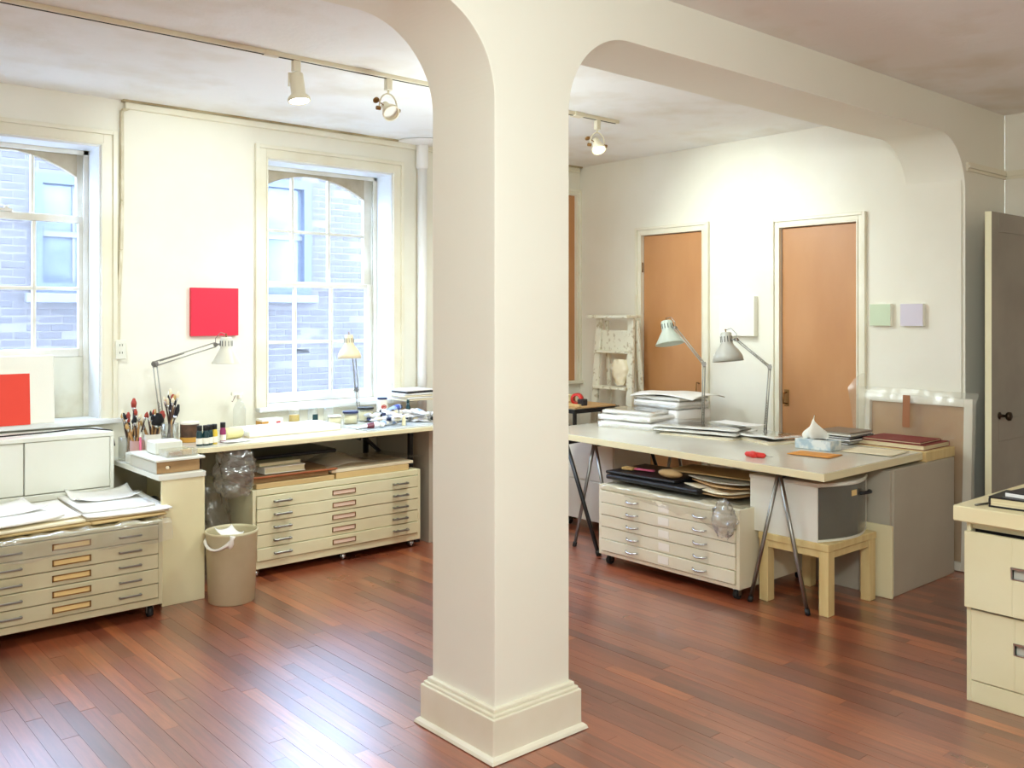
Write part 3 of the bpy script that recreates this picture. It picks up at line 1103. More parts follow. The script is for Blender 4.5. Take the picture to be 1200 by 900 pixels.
stack((1.615, 5.20, ZF), [
    (0.37, 0.62, 0.010, -0.005, -0.03, 0.02, BOARD, 'backing_board', 'tan backing board at the bottom of the right paper stack', 'board', 0.0),
    (0.41, 0.58, 0.006, 0.01, -0.02, -0.02, PAPERC, 'paper_stack', 'cream boards under the right paper stack beside the white panel', 'paper', 0.0),
    (0.42, 0.60, 0.008, 0.02, -0.03, -0.05, PAPER, 'paper_stack', 'broad white sheets jutting out in the right paper stack', 'paper', 0.006),
    (0.36, 0.52, 0.010, -0.01, 0.03, -0.03, PAPER, 'paper_stack', 'white paper ream on top of the right stack on the grey-beige flat file', 'paper', 0.003),
    (0.33, 0.30, 0.003, 0.01, 0.13, -0.06, PAPER, 'paper_sheet', 'loose white sheet with a curled far corner on the right stack', 'paper', 0.030)])

# ---- low white cupboard under the first window
t = thing('white_cupboard', 'long low white cupboard with sliding doors under the left window', 'cabinet', (1.733, 5.49, 0))
mb = MB()
W = 1.55
mb.box(-W, 0, 0.0, 0.33, 0.865, 0.89)
mb.box(-0.02, 0, 0.0, 0.33, 0.10, 0.865)
mb.box(-W, -W + 0.02, 0.0, 0.33, 0.10, 0.865)
mb.box(-W + 0.02, -0.02, 0.0, 0.318, 0.54, 0.575)
mb.box(-W + 0.02, -0.02, 0.32, 0.33, 0.10, 0.865)
mb.box(-W + 0.02, -0.02, 0.022, 0.318, 0.10, 0.13)
mb.box(-W + 0.05, -0.05, 0.05, 0.30, 0.0, 0.10)
build('carcass', mb, WHITEP, t, bevel=0.003)
for a, b, yy in ((-0.462, -0.022, 0.004), (-0.93, -0.466, 0.012), (-1.40, -0.934, 0.004)):
    dr = build('door', MB().box(a, b, yy, yy + 0.016, 0.58, 0.862), WHITEP, t, bevel=0.003)
build('lower_panel', MB().box(-W + 0.02, -0.02, 0.008, 0.02, 0.13, 0.54), WHITEP, t)

# black cord trailing along the cupboard top and the sill
mb = MB()
mb.tube([(0.95, 5.60, 0.8945), (1.2, 5.62, 0.8945), (1.45, 5.66, 0.8945), (1.60, 5.70, 0.896), (1.66, 5.69, 0.8945), (1.71, 5.58, 0.8945), (1.735, 5.535, 0.892), (1.755, 5.55, 0.80)], 0.004, 6)
tag(build('power_cord', mb, RUBBER), 'thin black cord trailing along the top of the white cupboard', 'cord')

# canvases leaning in the first window
t = thing('white_canvas', 'large blank white canvas leaning in the left window', 'canvas', (1.21, 5.80, 0.932))
M = Matrix.Rotation(math.radians(-4), 4, 'X')
build('stretched_canvas', MB().box(-0.29, 0.29, 0.0, 0.02, 0.0, 0.39, M), CANVASW, t, bevel=0.003)
build('stretcher_bar', MB().box(-0.28, 0.28, 0.02, 0.032, 0.0, 0.04, M).box(-0.28, 0.28, 0.02, 0.032, 0.345, 0.385, M), WOODP, t)
t = thing('red_canvas', 'small vermilion red canvas propped against the white canvas at the left edge', 'canvas', (1.19, 5.775, 0.932))
build('painted_face', MB().box(-0.175, 0.175, -0.002, 0.0, 0.0, 0.29, M), REDO, t)
build('stretcher', MB().box(-0.175, 0.175, 0.0, 0.016, 0.0, 0.29, M), CANVASW, t)

# red canvas on the wall
t = thing('red_wall_canvas', 'square crimson canvas hanging on the wall between the two windows', 'canvas', (2.466, 5.84, 1.42))
build('painted_face', MB().box(-0.158, 0.158, -0.032, -0.030, 0, 0.31), REDC, t)
build('canvas_edge', MB().box(-0.158, 0.158, -0.030, -0.001, 0, 0.31), REDC, t, bevel=0.002)

# wall outlet with its conduit
t = thing('wall_outlet', 'white surface-mounted wall outlet at the end of the conduit by the left window', 'outlet', (1.872, 5.84, 1.30))
build('box', MB().box(-0.028, 0.028, -0.035, -0.001, -0.01, 0.10), WHITEP, t, bevel=0.004)
pl = build('cover_plate', MB().box(-0.03, 0.03, -0.039, -0.035, -0.013, 0.103), WHITEP, t, bevel=0.002)
mb = MB()
for z in (0.020, 0.066):
    for x in (-0.009, 0.006):
        mb.box(x, x + 0.003, -0.0405, -0.039, z, z + 0.012)
build('socket_slot', mb, BLACKGAP, pl)
mb = MB()
for a, b in (((1.862, 1.40), (1.862, 1.62)), ((1.862, 1.62), (1.880, 1.95)), ((1.880, 1.95), (1.885, 2.25)), ((1.885, 2.25), (1.885, 2.80))):
    mb.bar((a[0], 5.826, a[1]), (b[0], 5.826, b[1]), 0.022, 0.020)
mb.bar((1.885, 5.826, 2.80), (1.93, 5.826, 2.82), 0.022, 0.020)
tag(build('conduit', mb, CONDUIT, bevel=0.004), 'painted conduit running down the wall from the ceiling to the outlet', 'conduit')

# white riser pipe right of the second window
t = thing('riser_pipe', 'white vertical riser pipe in the corner right of the arched window', 'pipe', (4.07, 5.765, 0.0))
build('pipe', MB().cyl((0, 0, 0), (0, 0, ZC), 0.036, n=20), PIPEW, t)
build('coupling', MB().lathe([(0.037, 2.66), (0.046, 2.675), (0.046, 2.83), (0.040, 2.85)], 20), PIPEW, t)
build('ceiling_plate', MB().lathe([(0.20, 2.862), (0.195, 2.852), (0.06, 2.845), (0.04, 2.84)], 24), PIPEW, t)

# ---- pedestal shelf with white end panel
t = thing('pedestal_shelf', 'narrow white pedestal shelf between the flat file and the wastebasket', 'shelf', (1.79, 4.95, 0))
build('end_panel', MB().box(0.018, 0.252, 0.0, 0.022, 0.0, 0.672), PANEL, t, bevel=0.002)
build('top', MB().box(-0.002, 0.256, -0.006, 0.86, 0.672, 0.70), WHITEP, t, bevel=0.002)
build('side_panel', MB().box(0.232, 0.252, 0.022, 0.86, 0.0, 0.672), PANEL, t)
build('shelf_board', MB().box(0.018, 0.232, 0.03, 0.86, 0.40, 0.42), PANEL, t)
build('back_panel', MB().box(0.018, 0.232, 0.84, 0.86, 0.0, 0.672), GREYPANEL, t)
tag(build('paint_jar', MB().lathe([(0.03, 0), (0.032, 0.01), (0.032, 0.08), (0.028, 0.09)], 16), GREYMET, loc=(1.90, 5.08, 0.42)), 'small grey jar on the shelf inside the pedestal', 'jar')
tag(build('cloth_bundle', MB().grid(lambda u, v: (0.16 * (u - 0.5), 0.4 * v, 0.09 * math.sin(PI * u) * math.sin(PI * v) + 0.012 * noise.noise(Vector((u * 6, v * 6, 1)))), 14, 14, thick=0.004), BLACKP, loc=(1.91, 5.15, 0.428)), 'dark cloth bundle on the shelf inside the pedestal', 'cloth')

# wooden box with a white lid lying on the pedestal
t = thing('wooden_box', 'low wooden paint box with a small knob on the pedestal', 'box', (1.795, 4.99, 0.702))
build('box_body', MB().box(0.0, 0.235, 0.0, 0.40, 0, 0.062), WOODB, t, bevel=0.002)
build('grey_side', MB().box(-0.004, 0.0, 0.0, 0.40, 0.002, 0.060), GREYMET, t, label='pale metal side plate')
build('knob', MB().lathe([(0.004, 0), (0.004, 0.008), (0.009, 0.012), (0.009, 0.018), (0.004, 0.02)], 12, (0.052, 0, 0.032), (0, -1, 0)), PAPERC, t)
build('keyhole', MB().cyl((0.068, -0.001, 0.032), (0.068, 0.002, 0.032), 0.005), BLACKGAP, t)
tag(build('white_board', MB().box(0, 0.27, 0, 0.44, 0, 0.012), WHITEP, loc=(1.785, 4.975, 0.766), bevel=0.002), 'white board lying as a lid on the wooden paint box', 'board')
# small boxes on that board and on the pedestal
t = thing('card_box', 'open shallow white box holding wooden bits, on the white board', 'box', (1.86, 5.02, 0.78))
mb = MB()
mb.box(0, 0.17, 0, 0.12, 0, 0.004)
for a, b, c, d in ((0, 0.003, 0, 0.12), (0.167, 0.17, 0, 0.12), (0.003, 0.167, 0, 0.003), (0.003, 0.167, 0.117, 0.12)):
    mb.box(a, b, c, d, 0.004, 0.035)
build('tray', mb, PLASTICM, t)
build('wooden_bit', MB().box(0.03, 0.09, 0.02, 0.05, 0.005, 0.022), WOODB, t)
build('wooden_bit', MB().box(0.10, 0.15, 0.03, 0.07, 0.005, 0.028), BOARD, t)
tag(build('plastic_box', MB().box(0, 0.15, 0, 0.14, 0, 0.07), WHITEP, loc=(1.85, 5.16, 0.78), bevel=0.006), 'white lidded plastic box behind the shallow tray of wooden bits', 'box')
tag(build('plastic_box', MB().box(0, 0.13, 0, 0.10, 0, 0.06), WHITEP, loc=(1.80, 5.41, 0.702), bevel=0.005), 'low white plastic box at the back of the pedestal by the brushes', 'box')


# ---- long worktable below the windows
TZ = 0.81
t = thing('window_worktable', 'long narrow worktable with cream edge under the arched window', 'table', (2.0, 5.06, 0))
n = 10
pl = [(0.02 + 0.10 - 0.10 * math.cos(k / n * PI / 2), 0.10 - 0.10 * math.sin(k / n * PI / 2)) for k in range(n + 1)]
pl = pl + [(1.86, 0), (1.86, 0.76), (0.02, 0.76)]
build('tabletop', MB().prism(pl, 'z', TZ - 0.032, TZ - 0.004), EDGEBAND, t, bevel=0.002)
build('top_sheet', MB().prism([(x * 0.997 + 0.004, 0.006 + y * 0.985) for x, y in pl], 'z', TZ - 0.004, TZ), WHITELAM, t, label='pale laminate top')
build('end_panel', MB().box(1.70, 1.86, 0.10, 0.76, 0.0, TZ - 0.034), GREYPANEL, t, bevel=0.002)
mb = MB()
mb.bar((1.38, 0.55, TZ - 0.04), (1.62, 0.55, 0.56), 0.022, 0.022)
build('folding_brace', mb, BLACK, t)
build('folding_brace', MB().bar((1.22, 0.40, TZ - 0.04), (1.34, 0.40, TZ - 0.10), 0.022, 0.022), BLACK, t)
for x, y in ((1.52, 0.62), (1.60, 0.18), (0.12, 0.18), (0.12, 0.62)):
    build('leg', MB().box(x - 0.014, x + 0.014, y - 0.014, y + 0.014, 0, TZ - 0.034), BLACK, t)
t2 = build('glass_sheet', MB().box(0, 0.60, 0, 0.36, 0, 0.004), GLASSY, loc=(3.17, 5.10, TZ + 0.001), rz=0.02)
tag(t2, 'pale glass palette sheet on the right end of the window worktable', 'palette')

# drawing pad
t = thing('drawing_pad', 'thick white drawing pad lying on the window worktable', 'pad', (2.46, 5.27, TZ + 0.001), -0.02)
build('sheets', MB().box(0, 0.62, 0.02, 0.34, 0.004, 0.036), PAPER, t, bevel=0.002)
build('backing_board', MB().box(-0.004, 0.624, 0.016, 0.344, 0, 0.004), PAPERC, t)

# cans, bottles and jars
def bottle(name, label, cat, loc, r, h, body_m, cap_m, cap_r=None, cap_h=0.02, band=None, group=None, neck=0.7, fill=None):
    t = thing(name, label, cat, loc, 0, group)
    build('body', MB().lathe([(r * 0.94, 0), (r, 0.004), (r, h * 0.78), (r * neck, h * 0.92), (r * neck, h)], 18), body_m, t)
    if fill is not None:
        build('contents', MB().lathe([(r * 0.88, 0.006), (r * 0.90, h * fill)], 16), MATS[band], t)
    elif band is not None:
        build('label_band', MB().lathe([(r + 0.0008, h * 0.12), (r + 0.0008, h * 0.52)], 18, cap0=False, cap1=False), MATS[band], t)
    build('cap', MB().lathe([(cap_r or r * neck * 1.05, h), (cap_r or r * neck * 1.05, h + cap_h)], 16), cap_m, t, bevel=0.001)
    return t


bottle('paint_can', 'dark brown paint can with an ochre base band behind the small bottles', 'can', (2.12, 5.36, TZ), 0.054, 0.105, BROWNCAN, WHITECARD, cap_r=0.055, cap_h=0.012, neck=0.98)
build('base_band', MB().lathe([(0.0548, 0.002), (0.0548, 0.030)], 20, cap0=False, cap1=False), OCHREB, bpy.data.objects['paint_can'])
for i, (x, y, m, lb) in enumerate(((2.095, 5.155, TEAL, 'dark teal ink bottle, nearest the left end of the bottle row'),
                                   (2.130, 5.150, TEAL, 'dark teal ink bottle in the middle of the row before the brown can'),
                                   (2.160, 5.165, TEAL, 'dark teal ink bottle next to the yellow one'),
                                   (2.192, 5.175, YEL, 'yellow ink bottle with a dark cap in the bottle row'),
                                   (2.262, 5.22, MAG, 'magenta ink bottle with a dark cap standing apart from the row'))):
    bottle('ink_bottle', lb, 'bottle', (x, y, TZ), 0.0175, 0.085, m, BLACK, cap_h=0.030, band='white_label_card', neck=0.82)
t = thing('tape_roll', 'pale yellow plastic tube lying on its side by the drawing pad', 'tube', (2.37, 5.33, TZ), 0.25)
build('shell', MB().lathe([(0.030, -0.06), (0.034, -0.055), (0.034, 0.055), (0.030, 0.06)], 20, (0, 0, 0.034), (1, 0, 0)), PYEL, t)
build('end_cap', MB().lathe([(0.022, 0.0601), (0.022, 0.064), (0.012, 0.064), (0.012, 0.061)], 18, (0, 0, 0.034), (1, 0, 0)), GREYMET, t)
sheet('paper_scrap', 0.17, 0.10, 0.001, (2.33, 5.20, TZ + 0.001), 0.3, PAPER, 'white paper scrap in front of the yellow tube', 'paper', curl=0.004)
# clear spray bottle by the casing
t = thing('spray_bottle', 'clear spray bottle standing against the wall left of the arched window', 'bottle', (2.60, 5.74, TZ))
build('body', MB().lathe([(0.036, 0), (0.04, 0.005), (0.04, 0.13), (0.028, 0.165), (0.014, 0.185), (0.014, 0.20)], 20), JARGL, t)
build('nozzle', MB().cyl((0, 0, 0.20), (0, 0, 0.222), 0.017).box(-0.055, 0.02, -0.010, 0.010, 0.222, 0.245).bar((-0.035, 0, 0.222), (-0.05, 0, 0.185), 0.008, 0.006), WHITECARD, t, bevel=0.002)
build('trigger', MB().bar((-0.028, 0, 0.222), (-0.05, 0, 0.182), 0.007, 0.005), mat('brown_trigger', rgb(120, 84, 70), 0.5), t)
t = thing('card_carton', 'small white and ochre carton behind the drawing pad', 'box', (2.72, 5.66, TZ))
build('carton', MB().box(0, 0.15, 0, 0.09, 0, 0.06), WHITECARD, t, bevel=0.003)
build('ochre_end', MB().box(-0.001, 0.045, -0.001, 0.091, 0.001, 0.045), OCHREB, t)
build('red_mark', MB().box(0.10, 0.13, -0.0012, 0, 0.03, 0.042), REDINK, t)
bottle('pigment_jar', 'glass jar of ochre pigment on the window worktable below the sill', 'jar', (2.96, 5.68, TZ), 0.038, 0.105, JARGL, WHITECARD, cap_r=0.034, cap_h=0.014, band='ochre_pigment', fill=0.7, neck=0.9)
t = bottle('ink_jar', 'clear jar with a dark printed label next to the ochre pigment jar', 'jar', (3.10, 5.68, TZ), 0.034, 0.10, JARGL, JARGL, cap_r=0.03, cap_h=0.012, neck=0.9)
build('printed_label', MB().box(-0.02, 0.02, -0.0365, -0.0345, 0.02, 0.07), TEAL, t)
bottle('glass_tumbler', 'clear glass tumbler beside the jar with the dark label', 'glass', (3.22, 5.68, TZ), 0.034, 0.10, JARGL, JARGL, cap_r=0.033, cap_h=0.002, neck=0.98)
bottle('medium_jar', 'squat jar of cream medium without a coloured lid', 'jar', (3.16, 5.49, TZ), 0.045, 0.062, JARGL, WHITECARD, cap_r=0.044, cap_h=0.010, band='cream_medium', fill=0.9, neck=0.95)
bottle('medium_jar', 'squat jar of cream medium under a dark blue lid', 'jar', (3.30, 5.52, TZ), 0.050, 0.075, JARGL, BLUEL, cap_r=0.054, cap_h=0.014, band='cream_medium', fill=0.85, neck=0.95)
bottle('medium_jar', 'wide jar of cream medium under a black lid below the window lamp', 'jar', (3.47, 5.60, TZ), 0.056, 0.085, JARGL, BLACK, cap_r=0.058, cap_h=0.014, band='cream_medium', fill=0.85, neck=0.95)
t = bottle('glue_jar', 'tall white jar with a red logo and dark lid on the worktable by the sash', 'jar', (3.665, 5.69, TZ), 0.040, 0.135, WHITECARD, BLUEL, cap_r=0.036, cap_h=0.014, neck=0.88)
mb = MB()
for k in range(12):
    a0, a1 = 2 * PI * k / 12, 2 * PI * (k + 1) / 12
    mb.bar((-0.012 + 0.019 * math.cos(a0), -0.0405, 0.085 + 0.012 * math.sin(a0)), (-0.012 + 0.019 * math.cos(a1), -0.0405, 0.085 + 0.012 * math.sin(a1)), 0.003, 0.005)
mb.box(-0.024, 0.0, -0.0415, -0.0395, 0.081, 0.089)
build('red_logo', mb, REDINK, t)


# ---- paint tubes heaped at the right end
def paint_tube(label, group, loc, rz, ln, r, body_m, band_m, cap_m, name='paint_tube', lift=0.0):
    t = thing(name, label, 'paint tube', loc, rz, group)
    def fn(u, v):
        a = 2 * PI * u
        k = v
        rw = r * (1.0 + 0.45 * k)
        rh = r * (1.0 - 0.93 * k ** 1.3)
        dx = ln * v
        w = 0.004 * noise.noise(Vector((v * 5, loc[0] * 9, loc[1] * 9)))
        return (dx, rw * math.cos(a) + w, r * (1 - 0.75 * k ** 1.5) + rh * math.sin(a) + w * 0.4 + 0.001 + lift * k)
    mb = MB().grid(fn, 14, 10)
    mb.lathe([(r, 0), (r * 0.45, 0.012), (r * 0.42, 0.018)], 12, (0, 0, r), (-1, 0, 0), cap0=True)
    build('body', mb, body_m, t)
    def fb(u, v):
        p = Vector(fn(u, 0.18 + 0.34 * v))
        c = Vector((p.x, 0, r * 0.9))
        d = p - c
        return c + d * 1.03
    build('label_band', MB().grid(fb, 14, 4), band_m, t)
    build('cap', MB().lathe([(r * 0.62, 0.014), (r * 0.66, 0.03), (r * 0.60, 0.034)], 10, (0, 0, r), (-1, 0, 0)), cap_m, t)
    return t


rt = random.Random(21)
CAPN = ('black-capped paint tube with a plain white body', 'white-capped paint tube with a light blue band', 'dark-blue-capped paint tube with a cream band', 'white-capped paint tube with a plain white body')
bands = [TUBEW, LBLUE, PAPERC, TUBEW]
first = []
spots = []
for k in range(40):
    row = k / 39.0
    spots.append((3.38 + 0.44 * ((k * 0.618) % 1.0), 5.22 + 0.30 * ((k * 0.382 + 0.13) % 1.0)))
for i, (x, y) in enumerate(spots):
    z = TZ + 0.006 + (0.026 if i >= 18 else 0.0) + (0.024 if i >= 32 else 0)
    if i >= 32:
        x, y = 3.60 + (x - 3.60) * 0.7, 5.38 + (y - 5.38) * 0.7
    rz = rt.uniform(0, 2 * PI)
    where = (' in the lower layer of the tube heap', ' in the middle layer of the tube heap', ' on top of the tube heap')[(i >= 18) + (i >= 32)]
    if i < 4:
        t = paint_tube(CAPN[i] + where, CAPN[i] + 's' + where, (x, y, z), rz, rt.uniform(0.10, 0.13), rt.uniform(0.016, 0.021), TUBEW, bands[i], (BLACK, WHITECARD, BLUEL, WHITECARD)[i])
        first.append(t)
    else:
        o = dup(first[i % 4], (x, y, z), rz, CAPN[i % 4] + where)
        o['group'] = CAPN[i % 4] + 's' + where
paint_tube('white paint tube with a wine-red label, front left of the tube heap', None, (3.30, 5.18, TZ + 0.002), 2.8, 0.14, 0.023, TUBEW, WINE, WHITECARD)
paint_tube('bright blue plastic paint tube lying across the tube heap', None, (3.64, 5.44, TZ + 0.078), 3.6, 0.12, 0.021, LBLUE, BLUE, BLUEL, lift=0.01)
paint_tube('dark-labelled grey paint tube at the far right of the heap', None, (3.80, 5.30, TZ + 0.034), 2.4, 0.11, 0.018, GREYMET, DARKBK, BLACK)
t = bottle('drip_bottle', 'small cream dropper bottle standing before the tube heap', 'bottle', (3.50, 5.17, TZ + 0.006), 0.013, 0.06, CREAMP, WHITECARD, cap_h=0.012, neck=0.7)
t = bottle('ink_bottle', 'dark teal bottle standing among the paint tubes at right', 'bottle', (3.76, 5.50, TZ), 0.016, 0.115, TEAL, TEAL, cap_r=0.010, cap_h=0.026, neck=0.6)
# magazines piled at the right end
for i, (dz, m, lb) in enumerate(((0, PAPERC, 'cream magazine at the bottom of the pile in the window corner'), (0.014, PAPER, 'white magazine second from the bottom in the window corner'),
                                 (0.028, PAPERC, 'cream magazine in the middle of the pile in the window corner'), (0.042, PAPER, 'white magazine second from the top in the window corner'),
                                 (0.056, DARKBK, 'dark-covered magazine under the top sheet in the window corner'), (0.070, PAPER, 'white topmost magazine of the pile in the window corner'))):
    tag(build('magazine', MB().box(-0.12, 0.12, -0.10, 0.10, 0, 0.012), m, loc=(3.90 + 0.008 * math.sin(i * 2), 5.655, 0.935 + dz - 0.003), rz=0.06 * math.sin(i * 1.7), bevel=0.002), lb, 'magazine')


# ---- swing-arm lamps
def swing_lamp(label, base, elbow, head, st, sb, r, shade_m, bell=False, cord_up=0.04, base_kind='clamp'):
    b = Vector(base)
    t = thing('swing_arm_lamp', label, 'lamp', base)
    e, hd, s0, s1 = (Vector(v) - b for v in (elbow, head, st, sb))
    mb = MB()
    if base_kind == 'clamp':
        mb.box(-0.02, 0.02, -0.025, 0.035, 0.0, 0.012)
        mb.cyl((0, 0, 0.012), (0, 0, 0.05), 0.012)
    else:
        mb.lathe([(0.07, 0), (0.07, 0.012), (0.02, 0.022), (0.012, 0.05)], 20)
    build('base', mb, STEEL, t, bevel=0.001)
    def arm(name, p, q, gap, m):
        d = (q - p).normalized()
        s = d.cross(Vector((0, 1, 0))) if abs(d.y) < 0.9 else d.cross(Vector((1, 0, 0)))
        s.normalize()
        side = s * gap / 2
        mb = MB()
        mb.tube([p + side, q + side], 0.0042, 6)
        mb.tube([p - side, q - side], 0.0042, 6)
        return build(name, mb, m, t), side, d
    la, sd, d1_ = arm('lower_arm', Vector((0, 0, 0.045)), e, 0.022, LAMPARM)
    ua, sd2, d2_ = arm('upper_arm', e, hd, 0.026, LAMPARM)
    for p, d in ((Vector((0, 0, 0.05)), d1_), (e, d2_)):
        L = 0.15
        pts = [p + d * (0.03 + L * k / 26) + (sd2 if d is d2_ else sd) * 0.55 + Vector((0.005 * math.cos(k * 2.1), 0.005 * math.sin(k * 2.1), 0)) for k in range(27)]
        build('spring', MB().tube(pts, 0.0028, 5), STEEL, t)
    build('elbow_joint', MB().cyl(e + Vector((-0.012, -0.008, 0)), e + Vector((0.012, 0.008, 0)), 0.015).box(e.x - 0.012, e.x + 0.012, e.y - 0.006, e.y + 0.006, e.z - 0.02, e.z + 0.016), STEEL, t)
    ax = (s1 - s0)
    L = ax.length
    axn = ax.normalized()
    if bell:
        prof = [(0.0, 0), (r * 0.30, 0.0), (r * 0.36, 0.008), (r * 0.38, L * 0.36), (r * 0.46, L * 0.46), (r * 0.72, L * 0.62), (r * 0.92, L * 0.80), (r, L), (r * 0.97, L), (r * 0.88, L * 0.80), (r * 0.66, L * 0.62), (r * 0.34, L * 0.46)]
    else:
        prof = [(0.0, 0), (r * 0.34, 0.0), (r * 0.40, 0.008), (r * 0.42, L * 0.42), (r * 0.50, L * 0.50), (r * 0.98, L * 0.97), (r, L), (r * 0.96, L), (r * 0.46, L * 0.50), (r * 0.36, L * 0.42)]
    sh = build('shade', MB().lathe(prof, 28, s0, axn, cap0=False, cap1=False), shade_m, t)
    q = axn.to_track_quat('Z', 'Y').to_matrix()
    mb = MB()
    rr = r * (0.37 if bell else 0.41)
    for k in range(12):
        a = 2 * PI * k / 12
        p0 = s0 + q @ Vector((rr * math.cos(a), rr * math.sin(a), L * 0.14))
        p1 = s0 + q @ Vector((rr * 1.03 * math.cos(a), rr * 1.03 * math.sin(a), L * 0.34))
        mb.bar(p0, p1, 0.0035, 0.0035)
    build('vent_slots', mb, BLACKGAP, sh)
    build('switch_knob', MB().cyl(s0, s0 - axn * 0.022, 0.004).cyl(s0 - axn * 0.014, s0 - axn * 0.022, 0.006), BRASS, sh)
    build('bulb', MB().lathe([(0.012, L * 0.45), (0.014, L * 0.55), (0.028, L * 0.75), (0.022, L * 0.88), (0.0, L * 0.92)], 16, s0, axn), BULBOFF, sh)
    mid = s0 + axn * L * 0.28
    build('head_bracket', MB().tube([hd, (hd + mid) / 2 + Vector((0, 0, 0.004)), mid], 0.006, 6).cyl(hd + Vector((0, -0.012, 0)), hd + Vector((0, 0.012, 0)), 0.011), STEEL, t)
    top = s0 - axn * 0.004
    c = [hd, hd + Vector((0.0, 0, cord_up)), (hd + top) / 2 + Vector((0, 0, cord_up + 0.01)), top + Vector((0, 0, 0.012)), top]
    pts = []
    for k in range(17):
        u = k / 16 * 4
        i = min(int(u), 3)
        f = u - i
        pts.append(c[i].lerp(c[i + 1], f))
    build('cord', MB().tube(pts, 0.0025, 5), STEEL, t)
    return t


swing_lamp('white swing-arm lamp reaching right over the brush jars, below the crimson canvas', (2.06, 5.62, TZ), (1.985, 5.55, 1.264), (2.345, 5.52, 1.372), (2.405, 5.50, 1.418), (2.405, 5.50, 1.255), 0.088, LAMPW)
swing_lamp('cream lamp standing at the middle of the arched window', (3.50, 5.735, TZ), (3.505, 5.78, 1.02), (3.475, 5.77, 1.30), (3.424, 5.75, 1.415), (3.424, 5.74, 1.245), 0.086, LAMPY, bell=True, cord_up=0.02)

# ---- brush jars
def jar_of(name, label, loc, r, h, m, mfill=None):
    t = thing(name, label, 'jar', loc)
    build('wall', MB().lathe([(r * 0.95, 0), (r, 0.006), (r, h), (r * 0.95, h), (r * 0.93, 0.012), (0, 0.012)], 20, cap1=False), m, t)
    return t


rbx = random.Random(4)


def brush(label, loc, lean, az, ln, hm, bm, bw, bl, group=None, ferr=True):
    t = thing('paintbrush', label, 'brush', loc, 0, group)
    d = Vector((math.sin(lean) * math.cos(az), math.sin(lean) * math.sin(az), math.cos(lean)))
    build('handle', MB().lathe([(0.0025, 0), (0.004, ln * 0.3), (0.0055, ln * 0.75), (0.004, ln)], 7, (0, 0, 0), d), hm, t)
    build('ferrule', MB().lathe([(0.0045, ln), (bw * 0.5, ln + 0.022)], 8, (0, 0, 0), d), CHROME, t)
    build('bristles', MB().lathe([(bw * 0.5, ln + 0.022), (bw * 0.62, ln + 0.022 + bl * 0.5), (bw * 0.25, ln + 0.022 + bl)], 8, (0, 0, 0), d), bm, t)
    return t


jars = [((1.855, 5.62, 0.702), 0.055, 0.135, JARGL, 'glass brush jar at the back left of the pedestal'),
        ((1.965, 5.54, 0.702), 0.050, 0.15, WHITECARD, 'white brush pot in the middle of the pedestal'),
        ((2.02, 5.40, 0.812), 0.048, 0.11, JARGL, 'glass brush jar on the rounded end of the window worktable'),
        ((1.875, 5.53, 0.702), 0.040, 0.12, mat('pinkish_pot', rgb(190, 150, 140), 0.5), 'pinkish brush pot at the front left of the jars')]
for loc, r, h, m, lb in jars:
    jar_of('brush_jar', lb, loc, r, h, m)
JN = ('the glass jar at the back left of the pedestal', 'the white pot in the middle of the pedestal', 'the glass jar on the rounded table end', 'the pinkish pot on the pedestal')
HN = {id(HANDLEW): 'pale-handled', id(HANDLED): 'dark-handled'}
BN = {id(BRISTLE): 'tan', id(BLKBR): 'black', id(REDBR): 'red-brown', id(PAPERC): 'whitish'}
made = {}
for ji, (loc, r, h, m, lb) in enumerate(jars):
    for k in range((17, 18, 14, 11)[ji]):
        az = rbx.uniform(0, 2 * PI)
        lean = rbx.uniform(0.05, 0.42)
        p = (loc[0] - 0.36 * r * math.cos(az), loc[1] - 0.36 * r * math.sin(az), loc[2] + 0.014)
        ln = rbx.uniform(0.15, 0.235)
        hm, bm_ = rbx.choice((HANDLEW, HANDLED)), rbx.choice((BRISTLE, BRISTLE, BLKBR, REDBR, PAPERC))
        lb = '%s paintbrush with %s bristles in %s' % (HN[id(hm)], BN[id(bm_)], JN[ji])
        o = brush(lb, p, min(lean, math.atan(r * 1.3 / h)), az, ln, hm, bm_, rbx.uniform(0.010, 0.020), rbx.uniform(0.025, 0.045))
        made.setdefault(lb, []).append(o)
for lb, os_ in made.items():
    if len(os_) > 1:
        for o in os_:
            o['group'] = lb.split(' in ')[0].replace('paintbrush', 'paintbrushes') + ' in ' + lb.split(' in ')[1]
brush('tall thin brush with a red-brown tip, highest and leftmost in the jars', (1.87, 5.60, 0.716), 0.04, 0.4, 0.27, HANDLED, REDBR, 0.026, 0.055)
brush('wide black bristle brush in the white pot', (1.955, 5.535, 0.716), 0.18, -0.6, 0.17, HANDLEW, BLKBR, 0.062, 0.07)
brush('round red-tipped brush beside the wide black one', (1.98, 5.55, 0.716), 0.20, 0.1, 0.20, HANDLEW, REDBR, 0.036, 0.05)
brush('thick black-handled scrubbing brush leaning right over the jars', (2.01, 5.40, 0.826), 0.30, 0.1, 0.12, HANDLED, BLKBR, 0.026, 0.07)
t = thing('marker_pen', 'pink capped marker pen leaning by the front jars', 'pen', (1.86, 5.43, 0.766))
build('barrel', MB().cyl((0, 0, 0), (0.02, 0.06, 0.075), 0.007), PINK, t)
build('cap', MB().cyl((0.02, 0.06, 0.075), (0.028, 0.083, 0.103), 0.008), WHITECARD, t)

